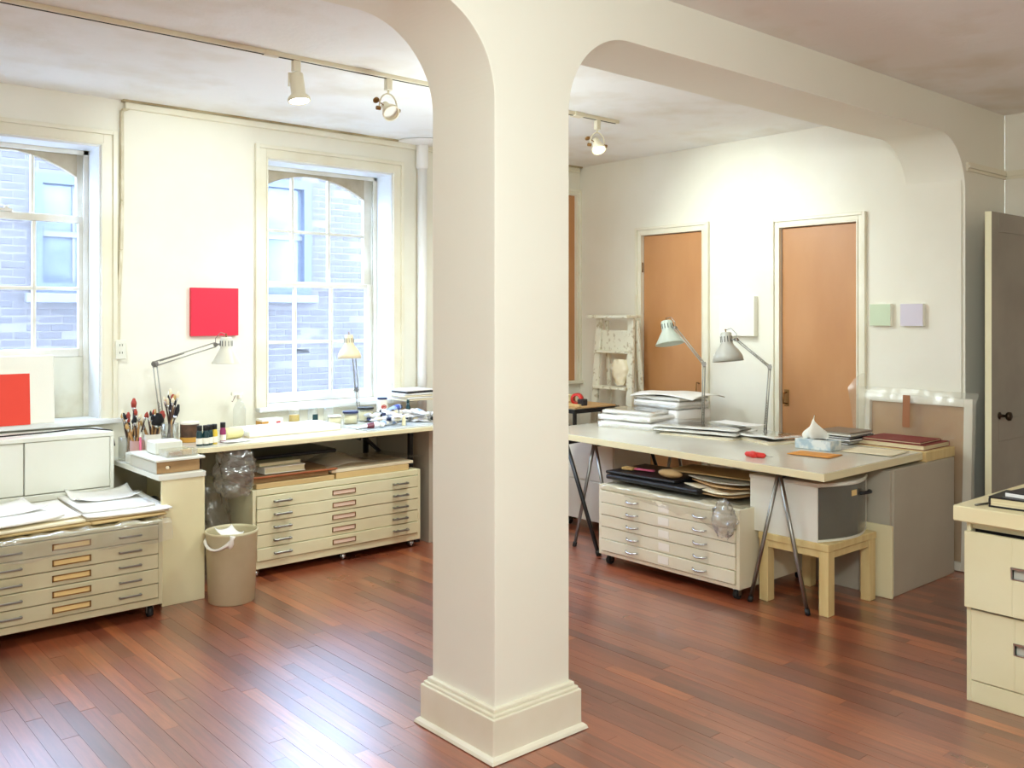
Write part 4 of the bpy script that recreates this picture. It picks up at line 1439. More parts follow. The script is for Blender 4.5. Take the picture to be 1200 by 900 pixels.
# ---- wastebasket
t = thing('wastebasket', 'round beige plastic wastebasket with a white liner bag before the flat files', 'wastebasket', (2.142, 4.828, 0))
build('bucket', MB().lathe([(0.118, 0), (0.122, 0.004), (0.137, 0.365), (0.141, 0.372), (0.141, 0.384), (0.134, 0.386), (0.131, 0.37), (0.117, 0.012), (0, 0.012)], 36, cap1=False), BIN, t)
def knot(u, v):
    a = -3.35 + u * 1.35
    rr = 0.138 + 0.012 * math.sin(PI * v) + 0.006 * noise.noise(Vector((u * 7, v * 5, 2)))
    z = 0.335 - 0.05 * math.sin(PI * u) * (0.55 + 0.45 * v) + 0.035 * (v - 0.5) + 0.012 * u
    return (rr * math.cos(a), rr * math.sin(a), z)
lb_ = build('liner_bag', MB().grid(knot, 20, 5, thick=0.002), mat('white_bag_film', rgb(240, 236, 228), 0.4), t)
build('bag_knot', MB().lathe([(0.004, -0.03), (0.012, -0.02), (0.016, 0), (0.01, 0.02), (0.015, 0.04)], 10, (-0.060, -0.128, 0.340), (0.2, -0.1, 1)), MATS['white_bag_film'], t)
sheet('crumpled_paper', 0.13, 0.09, 0.003, (2.13, 4.83, 0.355), 0.4, PAPER, 'white crumpled paper sticking up inside the wastebasket', 'paper', curl=0.02, tilt=0.03, amp=0.02, nu=10, nv=8)

# ---- things on the cream flat file, under the worktable
ZG = 0.522
def wood_panel(name, label, loc, w, d, h, m, rz=0, edge=None):
    t = thing(name, label, 'panel', loc, rz)
    build('panel', MB().box(0, w, 0, d, 0, h), m, t, bevel=0.002)
    if edge:
        build('edge_strip', MB().box(-0.002, w, -0.012, 0, h * 0.4, h + 0.004), edge, t, bevel=0.002)
    return t
wood_panel('flat_parcel', 'brown wooden panel at the bottom left of the pile on the cream flat file', (2.43, 5.13, ZG), 0.52, 0.5, 0.030, BOARD)
wood_panel('flat_parcel', 'brown wooden panel second from the bottom at the left on the cream flat file', (2.42, 5.15, ZG + 0.032), 0.50, 0.48, 0.026, WOODB)
wood_panel('flat_parcel', 'thin panel with a reddish orange edge on the wooden panels', (2.41, 5.135, ZG + 0.060), 0.56, 0.46, 0.010, WOODB, 0.0, WOODR)
t = thing('white_book', 'thick white book lying on the reddish-edged panel', 'book', (2.50, 5.17, ZG + 0.076), 0.0)
build('cover', MB().box(0, 0.27, 0, 0.20, 0, 0.004).box(0, 0.27, 0, 0.20, 0.036, 0.040).box(0, 0.004, 0, 0.2, 0.004, 0.036), CANVASW, t)
build('pages', MB().box(0.004, 0.266, 0.004, 0.198, 0.004, 0.036), PAGES, t)
t = thing('grey_book', 'grey-green book lying on the thick white book', 'book', (2.48, 5.20, ZG + 0.118), 0.02)
build('cover', MB().box(0, 0.28, 0, 0.19, 0, 0.003).box(0, 0.28, 0, 0.19, 0.020, 0.023), mat('grey_green_cover', rgb(150, 148, 112), 0.5), t)
build('pages', MB().box(0.004, 0.276, 0.003, 0.188, 0.003, 0.020), PAGES, t)
tag(build('portfolio', MB().box(0, 0.62, 0, 0.42, 0, 0.022), BLACKP, loc=(2.44, 5.30, ZG + 0.146), rz=-0.02, bevel=0.006), 'black portfolio lying topmost at the left under the window worktable', 'portfolio')
wood_panel('flat_parcel', 'pale flat parcel at the bottom right of the pile on the cream flat file', (2.97, 5.14, ZG), 0.55, 0.5, 0.038, BOARD)
wood_panel('flat_parcel', 'wide cream parcel on top of the pale one, jutting right over the cream flat file', (2.94, 5.14, ZG + 0.040), 0.62, 0.5, 0.018, PAPERC, 0.01)
def bulge(u, v):
    x = u * 0.72
    y = v * 0.48
    z = 0.010 + 0.075 * math.exp(-((u - 0.22) / 0.2) ** 2) * math.sin(PI * min(1, v * 1.0 + 0.10)) + 0.006 * noise.noise(Vector((u * 9, v * 7, 3))) + 0.02 * u * (1 - v)
    return (x, y, z)
tag(build('milky_wrap', MB().grid(bulge, 40, 26), PLASTICM, loc=(2.90, 5.12, ZG + 0.058)), 'milky plastic wrap bulging over the parcels at right on the cream flat file', 'plastic sheet')
def bag(u, v):
    a = 2 * PI * u
    rr = (0.03 + 0.10 * math.sin(PI * (0.16 + 0.62 * v)) ** 0.8) * (1 + 0.35 * noise.noise(Vector((math.cos(a) * 2, math.sin(a) * 2, v * 5))))
    c = crumple((math.cos(a) * 2, math.sin(a) * 2, v * 3), 0.020, 3, 4) + crumple((math.cos(a) * 2, math.sin(a) * 2, v * 3), 0.012, 9, 5)
    return Vector((rr * math.cos(a) * 0.9, rr * math.sin(a) * 0.8, -0.27 * (1 - v))) + c
tag(build('plastic_bag', MB().grid(bag, 34, 24), PLASTIC, loc=(2.305, 5.15, 0.772)), 'crumpled clear plastic bag hanging under the left end of the window worktable', 'plastic bag')
def bag2(u, v):
    a = 2 * PI * u
    rr = 0.155 * (1.0 - 0.45 * v) * (1 + 0.22 * noise.noise(Vector((math.cos(a) * 2, math.sin(a) * 2, v * 4 + 9))))
    c = crumple((math.cos(a) * 2, math.sin(a) * 2, v * 3), 0.03, 3, 8)
    return Vector((rr * math.cos(a), rr * math.sin(a), 0.50 * v + 0.03)) + c
tag(build('plastic_bag', MB().grid(bag2, 34, 26), PLASTICM, loc=(2.25, 5.38, 0.0)), 'dusty crumpled plastic bag standing behind the wastebasket', 'plastic bag')
t = thing('black_tube', 'black drawing tube standing between the cream flat file and the end panel', 'tube', (3.655, 5.24, 0))
build('tube', MB().cyl((0, 0, 0), (0.0, 0.10, 0.52), 0.022), BLACKP, t)
build('cap', MB().cyl((0.0, 0.10, 0.52), (0.0, 0.104, 0.54), 0.024), RUBBER, t)

# ---- ceiling track and its spot heads
t = thing('ceiling_track', 'long cream lighting track running along the studio ceiling', 'track', (0.2, 4.27, ZC))
build('rail', MB().box(0, 4.42, -0.018, 0.018, -0.022, 0.0), TRACKP, t, bevel=0.002)
build('slot', MB().box(0.02, 4.40, -0.006, 0.006, -0.0235, -0.022), BLACKGAP, t)
build('joiner', MB().box(1.86, 1.94, -0.020, 0.020, -0.025, 0.0), TRACKP, t, bevel=0.002)
build('joiner', MB().box(4.0, 4.08, -0.03, 0.03, -0.027, 0.0), TRACKP, t, bevel=0.002)


def gimbal_head(label, x, aim, lit):
    t = thing('spotlight_head', label, 'spotlight', (x, 4.27, ZC - 0.0245))
    build('adapter', MB().box(-0.018, 0.018, -0.016, 0.016, -0.062, 0.0).cyl((0, 0, -0.082), (0, 0, -0.062), 0.006), TRACKP, t, bevel=0.003)
    c = Vector((0, 0, -0.165))
    d = (Vector(aim) - (Vector((x, 4.27, ZC)) + c)).normalized()
    side = d.cross(Vector((0, 0, 1))).normalized()
    pts = []
    for k in range(17):
        a = PI * k / 16
        pts.append(c + side * 0.055 * math.cos(a) + Vector((0, 0, 0.084 * math.sin(a) ** 0.8)))
    build('yoke', MB().tube(pts, 0.0045, 6), TRACKP, t)
    build('pivot_knob', MB().cyl(c + side * 0.05, c + side * 0.072, 0.011).cyl(c - side * 0.05, c - side * 0.072, 0.011), BRASS, t)
    bd = build('lamp_body', MB().lathe([(0.016, -0.055), (0.022, -0.05), (0.026, -0.02), (0.046, 0.025), (0.048, 0.045), (0.042, 0.045), (0.038, 0.03)], 24, c, d, cap1=False), TRACKP, t)
    build('lamp_face', MB().lathe([(0.0, 0.026), (0.041, 0.030)], 20, c, d, cap0=False), BULBON if lit else BULBOFF, bd)
    hp = c + side * 0.075
    build('aiming_handle', MB().tube([c - d * 0.02, hp + Vector((0, 0, 0.045))], 0.003, 5).lathe([(0.0, -0.003), (0.018, -0.002), (0.018, 0.002), (0.0, 0.003)], 14, hp + Vector((0, 0, 0.04)), d), BRASS, t)
    return Vector((x, 4.27, ZC)) + c + d * 0.06


t = thing('spotlight_head', 'lit cylindrical spotlight with a flared white rim, left on the track', 'spotlight', (2.236, 4.27, ZC - 0.0245))
build('adapter', MB().box(-0.02, 0.02, -0.016, 0.016, -0.055, 0.0).cyl((0, 0, -0.075), (0, 0, -0.055), 0.006), TRACKP, t, bevel=0.003)
AIM1 = Vector((2.26, 5.84, 2.15))
c = Vector((0, 0, -0.075))
d = Vector((0.05, -0.16, -1.0)).normalized()
build('cylinder', MB().lathe([(0.0, 0), (0.034, 0.0), (0.036, 0.006), (0.036, 0.105), (0.055, 0.125), (0.057, 0.142), (0.050, 0.142)], 26, c + Vector((0, 0, 0.008)), d, cap1=False), TRACKP, t)
build('side_arm', MB().bar(c + Vector((-0.04, 0, 0.01)), c + Vector((-0.04, 0, -0.06)), 0.008, 0.004).bar(c + Vector((-0.04, 0, 0.008)), c + Vector((0, 0, 0.008)), 0.008, 0.004), TRACKP, t)
build('lamp_face', MB().lathe([(0.0, 0.136), (0.050, 0.140)], 22, c + Vector((0, 0, 0.008)), d, cap0=False), BULBON, t)
p1 = Vector((2.236, 4.30, ZC - 0.0245)) + c + Vector((0, 0.06, -0.20))
light('spot_1', 'SPOT', p1, 17, WARM, AIM1, spot_size=1.25, spot_blend=0.9, shadow_soft_size=0.05)
p2 = gimbal_head('open gimbal spotlight hanging in a yoke, middle of the track left of the pillar', 2.789, (2.70, 2.6, 1.35), False)
p3 = gimbal_head('lit gimbal spotlight at the right end of the track, seen right of the pillar', 4.425, (4.15, 3.2, 0.9), True)
light('spot_3', 'SPOT', Vector((4.55, 4.30, 2.62)), 18, WARM, (5.83, 4.1, 2.0), spot_size=1.6, spot_blend=0.9, shadow_soft_size=0.05)

# ================================================================== RIGHT HALF: the big white table and around it
# big table: white laminate slab on trestles, front edge very slightly skewed
TB = 0.76
ANG = math.radians(3.6)


def tw(x, y, z=0.0):
    """point given along the table (x into its depth, y along its length from the near corner)"""
    return (4.205 + x * math.cos(ANG) + y * math.sin(ANG), 2.49 - x * math.sin(ANG) * 0.0 + y * math.cos(ANG), z)


t = thing('work_table', 'big white laminate table on trestles, right of the pillar', 'table', (0, 0, 0))
C4 = [tw(0, 0), (5.30, 2.51, 0), (5.35, 4.78, 0), tw(0, 2.30)]
build('slab', MB().prism([(p[0], p[1]) for p in C4], 'z', TB - 0.042, TB - 0.003), EDGEBAND, t, bevel=0.0015)
cx = sum(p[0] for p in C4) / 4
cy = sum(p[1] for p in C4) / 4
build('laminate_top', MB().prism([(p[0] + (cx - p[0]) * 0.004, p[1] + (cy - p[1]) * 0.004) for p in C4], 'z', TB - 0.003, TB), WHITELAM, t)


def trestle(label, xf, y_f, xb, y_b, spread, m_front, m_back, r, back=True):
    """sawhorse: beam running into the depth of the table, a pair of splayed legs at each end"""
    t = thing('trestle', label, 'trestle', (xf, y_f, 0))
    zt = TB - 0.046
    build('beam', MB().bar((0, 0, zt - 0.014), (xb - xf, y_b - y_f, zt - 0.014), 0.03, 0.026), BLACK, t, bevel=0.002)
    for (x, y, m, dx) in ((0, 0, m_front, 0.04), (xb - xf, y_b - y_f, m_back, -0.04))[:2 if back else 1]:
        for s in (-1, 1):
            p0 = Vector((x, y + s * 0.006, zt - 0.01))
            p1 = Vector((x - dx * 0.35 * s - dx * 0.2, y + s * spread, 0.012))
            lg = build('leg', MB().cyl(p0, p1, r, n=14), m, t)
            d = (p1 - p0).normalized()
            build('foot_cap', MB().cyl(p1 - d * 0.02, p1 + d * 0.012, r * 1.25, n=14), RUBBER, lg)
    return t


trestle('pair of splayed chrome legs under the near end of the white table', 4.285, 2.80, 4.868, 2.82, 0.165, STEEL, STEEL, 0.011, back=False)
trestle('chrome-legged trestle under the far end, beside the black one', 4.41, 4.28, 5.255, 4.30, 0.165, STEEL, STEEL, 0.011)
trestle('black trestle at the far end of the white table, partly behind the pillar', 4.325, 4.47, 5.29, 4.62, 0.30, BLACK, BLACK, 0.0135)

# white cabinet below the far end
t = thing('rolling_cabinet', 'white two-part cabinet on castors below the far end of the big table', 'cabinet', (4.78, 4.46, 0))
mb = MB()
mb.box(0.012, 0.40, 0, 0.56, 0.07, 0.66)
build('body', mb, WHITEP, t, bevel=0.003)
build('door', MB().box(0.0, 0.011, 0.003, 0.557, 0.365, 0.657), WHITEP, t, bevel=0.003)
build('door', MB().box(0.0, 0.011, 0.003, 0.557, 0.073, 0.358), WHITEP, t, bevel=0.003)
for x in (0.06, 0.35):
    for y in (0.06, 0.50):
        w = build('caster', MB().cyl((x, y - 0.011, 0.028), (x, y + 0.011, 0.028), 0.028, n=16), RUBBER, t)
        build('caster_fork', MB().box(x - 0.014, x + 0.014, y - 0.016, y - 0.012, 0.028, 0.069).box(x - 0.014, x + 0.014, y + 0.012, y + 0.016, 0.028, 0.069), STEEL, w)

# ---- stool with a bow-fronted drawer box standing on it
t = thing('wooden_stool', 'small square birch stool carrying the bow-fronted drawer box', 'stool', (4.33, 2.54, 0))
for x, y in ((0, 0), (0.42, 0), (0, 0.36), (0.42, 0.36)):
    build('leg', MB().box(x, x + 0.062, y, y + 0.055, 0, 0.335), WOODL, t, bevel=0.003)
build('seat', MB().box(-0.004, 0.486, -0.004, 0.419, 0.335, 0.372), WOODL, t, bevel=0.003)
mb = MB()
build('apron', MB().box(0.062, 0.42, 0.004, 0.02, 0.298, 0.335), WOODL, t)
build('apron', MB().box(0.004, 0.02, 0.055, 0.36, 0.298, 0.335), WOODL, t)

t = thing('drawer_box', 'white bow-fronted plastic drawer box with a smoky front, on the birch stool', 'box', (4.335, 2.575, 0.373))


def bow(x0, x1, y0, depth, n=14):
    return [(x0 + (x1 - x0) * k / n, y0 - depth * math.sin(PI * k / n)) for k in range(n + 1)]


outl = bow(0.0, 0.50, 0.03, 0.07)
build('base', MB().prism(outl + [(0.50, 0.44), (0.0, 0.44)], 'z', 0.0, 0.012), WHITEP, t)
build('lid', MB().prism(bow(-0.004, 0.504, 0.026, 0.074) + [(0.504, 0.445), (-0.004, 0.445)], 'z', 0.285, 0.305), WHITEP, t, bevel=0.003)
build('shell', MB().box(0.0, 0.008, 0.03, 0.44, 0.012, 0.285).box(0.492, 0.5, 0.03, 0.44, 0.012, 0.285).box(0.008, 0.492, 0.432, 0.44, 0.012, 0.285), WHITEP, t)
inner = [(x, y + 0.006) for x, y in bow(0.012, 0.488, 0.03, 0.066)]
fr = build('drawer_front', MB().prism(bow(0.010, 0.490, 0.028, 0.068) + inner[::-1], 'z', 0.014, 0.283), FROST, t)
build('front_card', MB().box(0.215, 0.265, -0.0425, -0.0405, 0.225, 0.255), CARD, fr)
mb = MB()
pts = []
for k in range(11):
    u = k / 10
    pts.append((0.30 + 0.11 * u, -0.040 - 0.030 * math.sin(PI * u) + 0.006 * u, 0.228 + 0.006 * math.sin(PI * u)))
build('handle', MB().tube(pts, 0.010, 8), BLACKP, fr)
build('drawer_back', MB().box(0.02, 0.48, 0.30, 0.304, 0.014, 0.27), GREYPANEL, t)
tag(build('pale_cloth', MB().grid(lambda u, v: (0.17 * (u - 0.5), 0.12 * (v - 0.5), 0.10 * math.sin(PI * u) * math.sin(PI * v) + 0.02 * noise.noise(Vector((u * 6, v * 6, 4)))), 16, 14, thick=0.003), PAPERC, loc=(4.70, 2.72, 0.39)), 'pale crumpled cloth inside the smoky drawer front', 'cloth')

# ---- side cabinet with its thick board on top
t = thing('side_cabinet', 'plain grey cabinet standing against the wall at the near end of the table', 'cabinet', (4.90, 2.49, 0))
build('body', MB().box(0.02, 0.765, 0.0, 0.62, 0.0, 0.70), GREYPANEL, t, bevel=0.003)
build('front_panel', MB().box(0.0, 0.019, 0.012, 0.60, 0.0, 0.695), GREYPANEL, t, bevel=0.002)
t = thing('thick_board', 'thick beige board lying on the grey cabinet', 'board', (5.32, 2.50, 0.701))
build('slab', MB().box(0, 0.375, 0, 0.55, 0.0, 0.058), WOODL, t, bevel=0.003)
build('front_edge', MB().box(-0.002, 0.0, 0.0, 0.55, 0.001, 0.057), WOODP, t)
# low beige panel leaning against the cabinet
t = thing('beige_panel', 'low beige panel leaning against the left face of the grey cabinet', 'panel', (4.868, 2.475, 0))
build('panel', MB().box(0, 0.022, 0, 0.19, 0, 0.40), PANEL, t, bevel=0.006, seg=2)

# ---- flat books and magazines at the back right
def flat_book(label, loc, w, d, h, rz, cover, edge=PAGES, cat='book', name='book'):
    t = thing(name, label, cat, loc, rz)
    c = 0.003
    mb = MB().box(0, w, 0, d, 0, c).box(0, w, 0, d, h - c, h).box(w - c, w, 0, d, c, h - c)
    build('cover', mb, cover, t)
    build('pages', MB().box(0.003, w - c, 0.003, d - 0.003, c, h - c), edge, t)
    return t


flat_book('large red-brown album lying on the thick beige board', (5.36, 2.53, 0.760), 0.33, 0.42, 0.030, 0.0, MAROON)
flat_book('slim maroon book on top of the large album', (5.38, 2.56, 0.791), 0.28, 0.36, 0.012, 0.03, MAROON)
MG = [(DARKBK, 0.012), (GREYMET, 0.008), (DARKBK, 0.014), (PAPER, 0.006), (DARKBK, 0.008), (GREYMET, 0.010), (mat('brown_magazine_cover', rgb(140, 122, 104), 0.5), 0.008)]
z = TB + 0.001
nm = ['dark magazine at the bottom', 'grey magazine second from the bottom', 'thick dark magazine third from the bottom', 'white magazine in the middle', 'dark magazine third from the top', 'grey magazine second from the top', 'brown magazine on top']
for i, (m, h) in enumerate(MG):
    t = flat_book(nm[i] + ' of the pile behind the tissue box', (5.24 + 0.012 * math.sin(i * 2.3), 2.93 + 0.012 * math.cos(i * 1.9), z), 0.26, 0.24, h, 0.06 * math.sin(i * 2.7), m, PAPER, 'magazine', 'magazine')
    z += h + 0.001
sheet('loose_papers', 0.26, 0.30, 0.002, (5.10, 2.70, TB + 0.001), 0.1, PAPERC, 'loose cream papers lying flat near the table corner', 'paper')

# tissue box
t = thing('tissue_box', 'blue and white patterned tissue box with a tissue pulled up', 'tissue box', (4.90, 2.86, TB + 0.001), 0.0)
mb = MB().box(0, 0.12, 0, 0.235, 0, 0.058)
build('carton', mb, TBOX, t, bevel=0.003)
build('opening', MB().prism(arc(0.06, 0.12, 0.03, 0.07, 0, 2 * PI, 24)[:-1], 'z', 0.0581, 0.0586), BLACKGAP, t)


def tis(u, v):
    w = 0.092 * (1 - v ** 1.6 * 0.72)
    y = 0.135 + (u - 0.5) * 2 * w * (0.55 + 0.6 * math.sin(PI * min(v + 0.15, 1)) * 0.8) - 0.01 * v + 0.015 * v
    x = 0.055 + 0.028 * math.sin(u * 9) * (1 - v) + 0.018 * math.sin(u * 5 + v * 4)
    return (x, y, 0.058 + 0.140 * v * (1 - 0.35 * (2 * u - 1) ** 2) + 0.006 * noise.noise(Vector((u * 6, v * 6, 7))))


build('tissue', MB().grid(tis, 24, 16), TISSUE, t)

sheet('orange_envelope', 0.17, 0.25, 0.004, (4.73, 2.86, TB + 0.001), 0.10, ORANGE, 'orange envelope lying in front of the tissue box', 'envelope')
t = thing('red_knife', 'small red-handled craft knife near the front edge of the white table', 'knife', (4.40, 3.03, TB + 0.001), 0.35)
build('handle', MB().lathe([(0.006, -0.065), (0.014, -0.055), (0.017, 0.0), (0.014, 0.05), (0.008, 0.06)], 12, (0, 0, 0.014), (0.25, 1, 0)), REDPL, t)
build('blade', MB().box(-0.005, 0.005, -0.105, -0.062, 0.012, 0.014, Matrix.Rotation(-0.24, 4, 'Z')), STEEL, t)
build('grip_bulge', MB().lathe([(0.008, -0.05), (0.020, -0.03), (0.020, 0.0), (0.010, 0.02)], 12, (0.012, 0.02, 0.014), (0.9, 0.8, 0)), REDPL, t)

# ---- piles of wrapped white paper
def ream(label, loc, w, d, h, rz, m=None, crease=0.006, seed=1.0, name='paper_package', cat='paper package', wrap=True):
    t = thing(name, label, cat, loc, rz)
    def fn(u, v):
        x, y = (u - 0.5) * w, (v - 0.5) * d
        e = max(abs(2 * u - 1), abs(2 * v - 1)) ** 8
        return (x, y, h - 0.006 * e + crease * noise.noise(Vector((x * 6, y * 6, seed))))
    build('paper_block', MB().grid(fn, 14, 12, thick=h - 0.003), m or PAPER, t)
    if wrap:
        def fw(u, v):
            x, y = (u - 0.5) * (w + 0.010), (v - 0.5) * (d + 0.010)
            e = max(abs(2 * u - 1), abs(2 * v - 1))
            z = h + 0.004 + crease * noise.noise(Vector((x * 6, y * 6, seed))) + 0.003 * noise.noise(Vector((x * 24, y * 24, seed)))
            if e > 0.93:
                z = max(0.004, z - (e - 0.93) / 0.07 * h * 0.85)
            return (x, y, z)
        build('wrapper', MB().grid(fw, 30, 26), PLASTIC, t)
    return t


Zt = TB + 0.0015
for i, (lb, x, y, z, w, d, h, r) in enumerate((
        ('bottom wrapped ream of the near left pile of white paper', 5.00, 4.42, Zt, 0.34, 0.46, 0.042, 0.18),
        ('middle wrapped ream of the near left pile of white paper', 5.01, 4.44, Zt + 0.050, 0.33, 0.45, 0.036, 0.10),
        ('topmost wrapped ream of the near left pile of white paper', 5.03, 4.46, Zt + 0.094, 0.30, 0.40, 0.022, 0.24),
        ('bottom wrapped ream of the taller pile at the back of the table', 5.36, 4.41, 0.001, 0.35, 0.44, 0.115, -0.08),
        ('middle wrapped ream of the taller pile at the back of the table', 5.36, 4.42, 0.125, 0.34, 0.43, 0.048, -0.05),
        ('topmost wrapped ream of the taller pile at the back of the table', 5.36, 4.42, 0.182, 0.33, 0.42, 0.022, 0.0))):
    if i >= 3:
        z += Zt
    ream(lb, (x, y, z), w, d, h, r, seed=i * 2.3)
sheet('paper_sheet', 0.40, 0.56, 0.004, (5.38, 4.38, Zt + 0.215), 0.05, PAPER, 'large white sheet covering the taller pile, its near edge drooping', 'paper', curl=-0.025, seed=2)

# plastic-wrapped flat sheets in the middle of the table
ream('flat parcel of papers in plastic lying at the middle of the table', (5.00, 3.80, Zt), 0.36, 0.54, 0.012, 0.10, PAPERC, seed=11, crease=0.003)
ream('thin white folder lying on the flat parcel in plastic', (5.01, 3.84, Zt + 0.026), 0.36, 0.58, 0.010, 0.22, PAPER, seed=12, crease=0.004)
ream('large wrapped white sheets topmost at the middle of the table, corner pointing forward', (5.03, 3.88, Zt + 0.050), 0.36, 0.60, 0.010, 0.30, PAPER, seed=13, crease=0.006)
ream('wrapped papers beside the right lamp, sagging to the right', (5.06, 3.36, Zt), 0.28, 0.32, 0.014, -0.35, PAPERC, seed=14, crease=0.008)
ream('thin wrapped sheets on the sagging papers beside the right lamp', (5.07, 3.38, Zt + 0.034), 0.26, 0.30, 0.006, -0.15, PAPER, seed=15, crease=0.008)
sheet('paper_sheet', 0.14, 0.34, 0.003, (5.12, 3.66, Zt + 0.074), -0.1, PAPER, 'white sheet with a dark edge behind the large wrapped sheets', 'paper', curl=0.004, seed=5)

# ---- lamps on the big table
swing_lamp('pale greenish swing-arm lamp in front of the left brown door', (5.265, 4.055, TB), (5.265, 4.045, 1.21), (5.255, 4.297, 1.464), (5.255, 4.375, 1.513), (5.245, 4.335, 1.345), 0.105, LAMPB)
swing_lamp('grey-white swing-arm lamp with a bell shade, before the pale square panel', (5.265, 3.545, TB), (5.265, 3.512, 1.213), (5.255, 3.767, 1.388), (5.25, 3.85, 1.436), (5.245, 3.825, 1.24), 0.105, LAMPG, bell=True)

# ---- on top of the pale flat file
ZK = 0.499
o = build('polythene_sheet', drape(1.02, 0.42, 0.12, 7.7, 0.013, wavy=0.04, taper=0.78), PLASTICM, loc=(4.205, 3.50, ZK), rz=-PI / 2)
tag(o, 'crumpled clear polythene sheet hanging over the front of the pale cream flat file', 'plastic sheet')
t = thing('black_portfolio', 'black vinyl portfolio lying on the pale cream flat file under the table', 'portfolio', (4.26, 3.32, ZK + 0.024), 0)
build('case', MB().box(0, 0.46, 0, 0.72, 0, 0.030), BLACKP, t, bevel=0.010, seg=2)
build('zip_edge', MB().box(-0.006, 0.0, 0.02, 0.70, 0.011, 0.019), RUBBER, t)
t = thing('black_portfolio', 'thinner black folder on top of the portfolio, far left under the table', 'portfolio', (4.30, 3.52, ZK + 0.056), 0.04)
build('case', MB().box(0, 0.40, 0, 0.54, 0, 0.016), BLACKP, t, bevel=0.005)
def mitt(u, v):
    a, b = 2 * PI * u, PI * v
    return (0.045 * math.cos(a) * math.sin(b), 0.085 * math.cos(b), 0.028 + 0.026 * math.sin(a) * math.sin(b))
tag(build('tan_pouch', MB().grid(mitt, 20, 14), mat('tan_suede', rgb(190, 156, 106), 0.8, bump=0.2), loc=(4.36, 3.60, ZK + 0.074)), 'rounded tan pouch on the black folder under the table', 'pouch')
t = thing('paint_brush', 'wide brush with a pinkish handle on the black folder', 'brush', (4.40, 3.92, ZK + 0.086), 0.2)
build('handle', MB().box(-0.012, 0.012, -0.14, 0.0, -0.006, 0.006), PINK, t, bevel=0.004)
build('bristles', MB().box(-0.03, 0.03, 0.0, 0.08, -0.008, 0.008), BRISTLE, t, bevel=0.003)
for i, (x, y, z, w, d, r, m, lb) in enumerate(((4.50, 3.24, 0.020, 0.40, 0.34, -0.10, WOODB, 'brown board at the bottom of the warped sheets, right on the pale flat file'),
                                              (4.51, 3.26, 0.040, 0.42, 0.36, -0.22, PAPERC, 'cream warped sheet over the brown board on the pale flat file'),
                                              (4.54, 3.24, 0.062, 0.40, 0.36, -0.30, KRAFT, 'kraft warped sheet on the cream one on the pale flat file'),
                                              (4.56, 3.26, 0.084, 0.40, 0.40, -0.12, GREYMET, 'grey topmost sheet of the warped pile on the pale flat file'))):
    sheet('warped_board', w, d, 0.006, (x, y, ZK + z), r, m, lb, 'board', curl=0.012, seed=i * 5 + 2, amp=0.012)
sheet('warped_board', 0.30, 0.56, 0.005, (4.58, 3.40, ZK + 0.108), 0.12, BOARD, 'tan board with a long pale edge deepest under the table', 'board', seed=9)
def bagk(u, v):
    a = 2 * PI * u
    rr = (0.012 + 0.060 * math.sin(PI * (0.10 + 0.85 * v))) * (1 + 0.3 * noise.noise(Vector((math.cos(a) * 2, math.sin(a) * 2, v * 5))))
    c = crumple((math.cos(a) * 2, math.sin(a) * 2, v * 3), 0.016, 3, 14)
    return Vector((rr * math.cos(a) * 0.6, rr * math.sin(a), 0.20 * v)) + c
tag(build('plastic_bag', MB().grid(bagk, 28, 20), PLASTIC, loc=(4.135, 3.045, 0.355)), 'crumpled bunch of clear plastic hanging at the near corner of the pale flat file', 'plastic bag')

# ---- small black-framed table in the corner with card on it
t = thing('corner_table', 'small black-framed table in the corner behind the paper piles', 'table', (4.98, 5.045, 0))
Zc = 0.83
mb = MB()
for a in ((0, 0.5, 0, 0.02), (0, 0.5, 0.66, 0.68), (0, 0.02, 0.02, 0.66), (0.48, 0.5, 0.02, 0.66)):
    mb.box(a[0], a[1], a[2], a[3], Zc - 0.03, Zc)
build('frame', mb, BLACK, t)
build('tabletop', MB().box(0.02, 0.48, 0.02, 0.66, Zc - 0.02, Zc + 0.002), GREYPANEL, t)
for x, y in ((0.012, 0.012), (0.488, 0.012), (0.012, 0.668), (0.488, 0.668), (0.012, 0.30)):
    build('leg', MB().bar((x, y, 0), (x, y, Zc - 0.03), 0.022, 0.022), BLACK, t)
build('cross_bar', MB().bar((0.012, 0.012, Zc - 0.13), (0.012, 0.668, Zc - 0.13), 0.02, 0.02), BLACK, t)
tag(build('kraft_card', MB().box(0, 0.44, 0, 0.60, 0, 0.014), KRAFT, loc=(5.00, 5.06, Zc + 0.003), rz=-0.03, bevel=0.002), 'kraft card sheets lying on the small corner table', 'card')
tag(build('wood_strip', MB().box(0, 0.03, 0, 0.44, 0, 0.02), WOODP, loc=(5.03, 5.05, Zc + 0.018), rz=0.08, bevel=0.002), 'pale wooden strip lying over the edge of the kraft card', 'strip')
t = thing('orange_tape', 'orange-red tape dispenser on the corner table by the boarded window', 'tape', (5.16, 5.20, Zc + 0.018))
build('roll', MB().lathe([(0.028, -0.025), (0.046, -0.025), (0.046, 0.025), (0.028, 0.025), (0.028, -0.025)], 22, (0, 0, 0.046), (1, 0.4, 0), cap0=False, cap1=False), REDPL, t)
build('holder', MB().box(-0.03, 0.03, -0.09, -0.03, 0.0, 0.05), DARKBK, t, bevel=0.006)
tag(build('small_tray', MB().box(0, 0.20, 0, 0.16, 0, 0.012).box(0, 0.20, 0, 0.006, 0.012, 0.05).box(0, 0.20, 0.154, 0.16, 0.012, 0.05).box(0, 0.006, 0.006, 0.154, 0.012, 0.05).box(0.194, 0.2, 0.006, 0.154, 0.012, 0.05), PANEL, loc=(5.20, 5.45, Zc + 0.018)), 'shallow cream tray beside the orange tape on the corner table', 'tray')

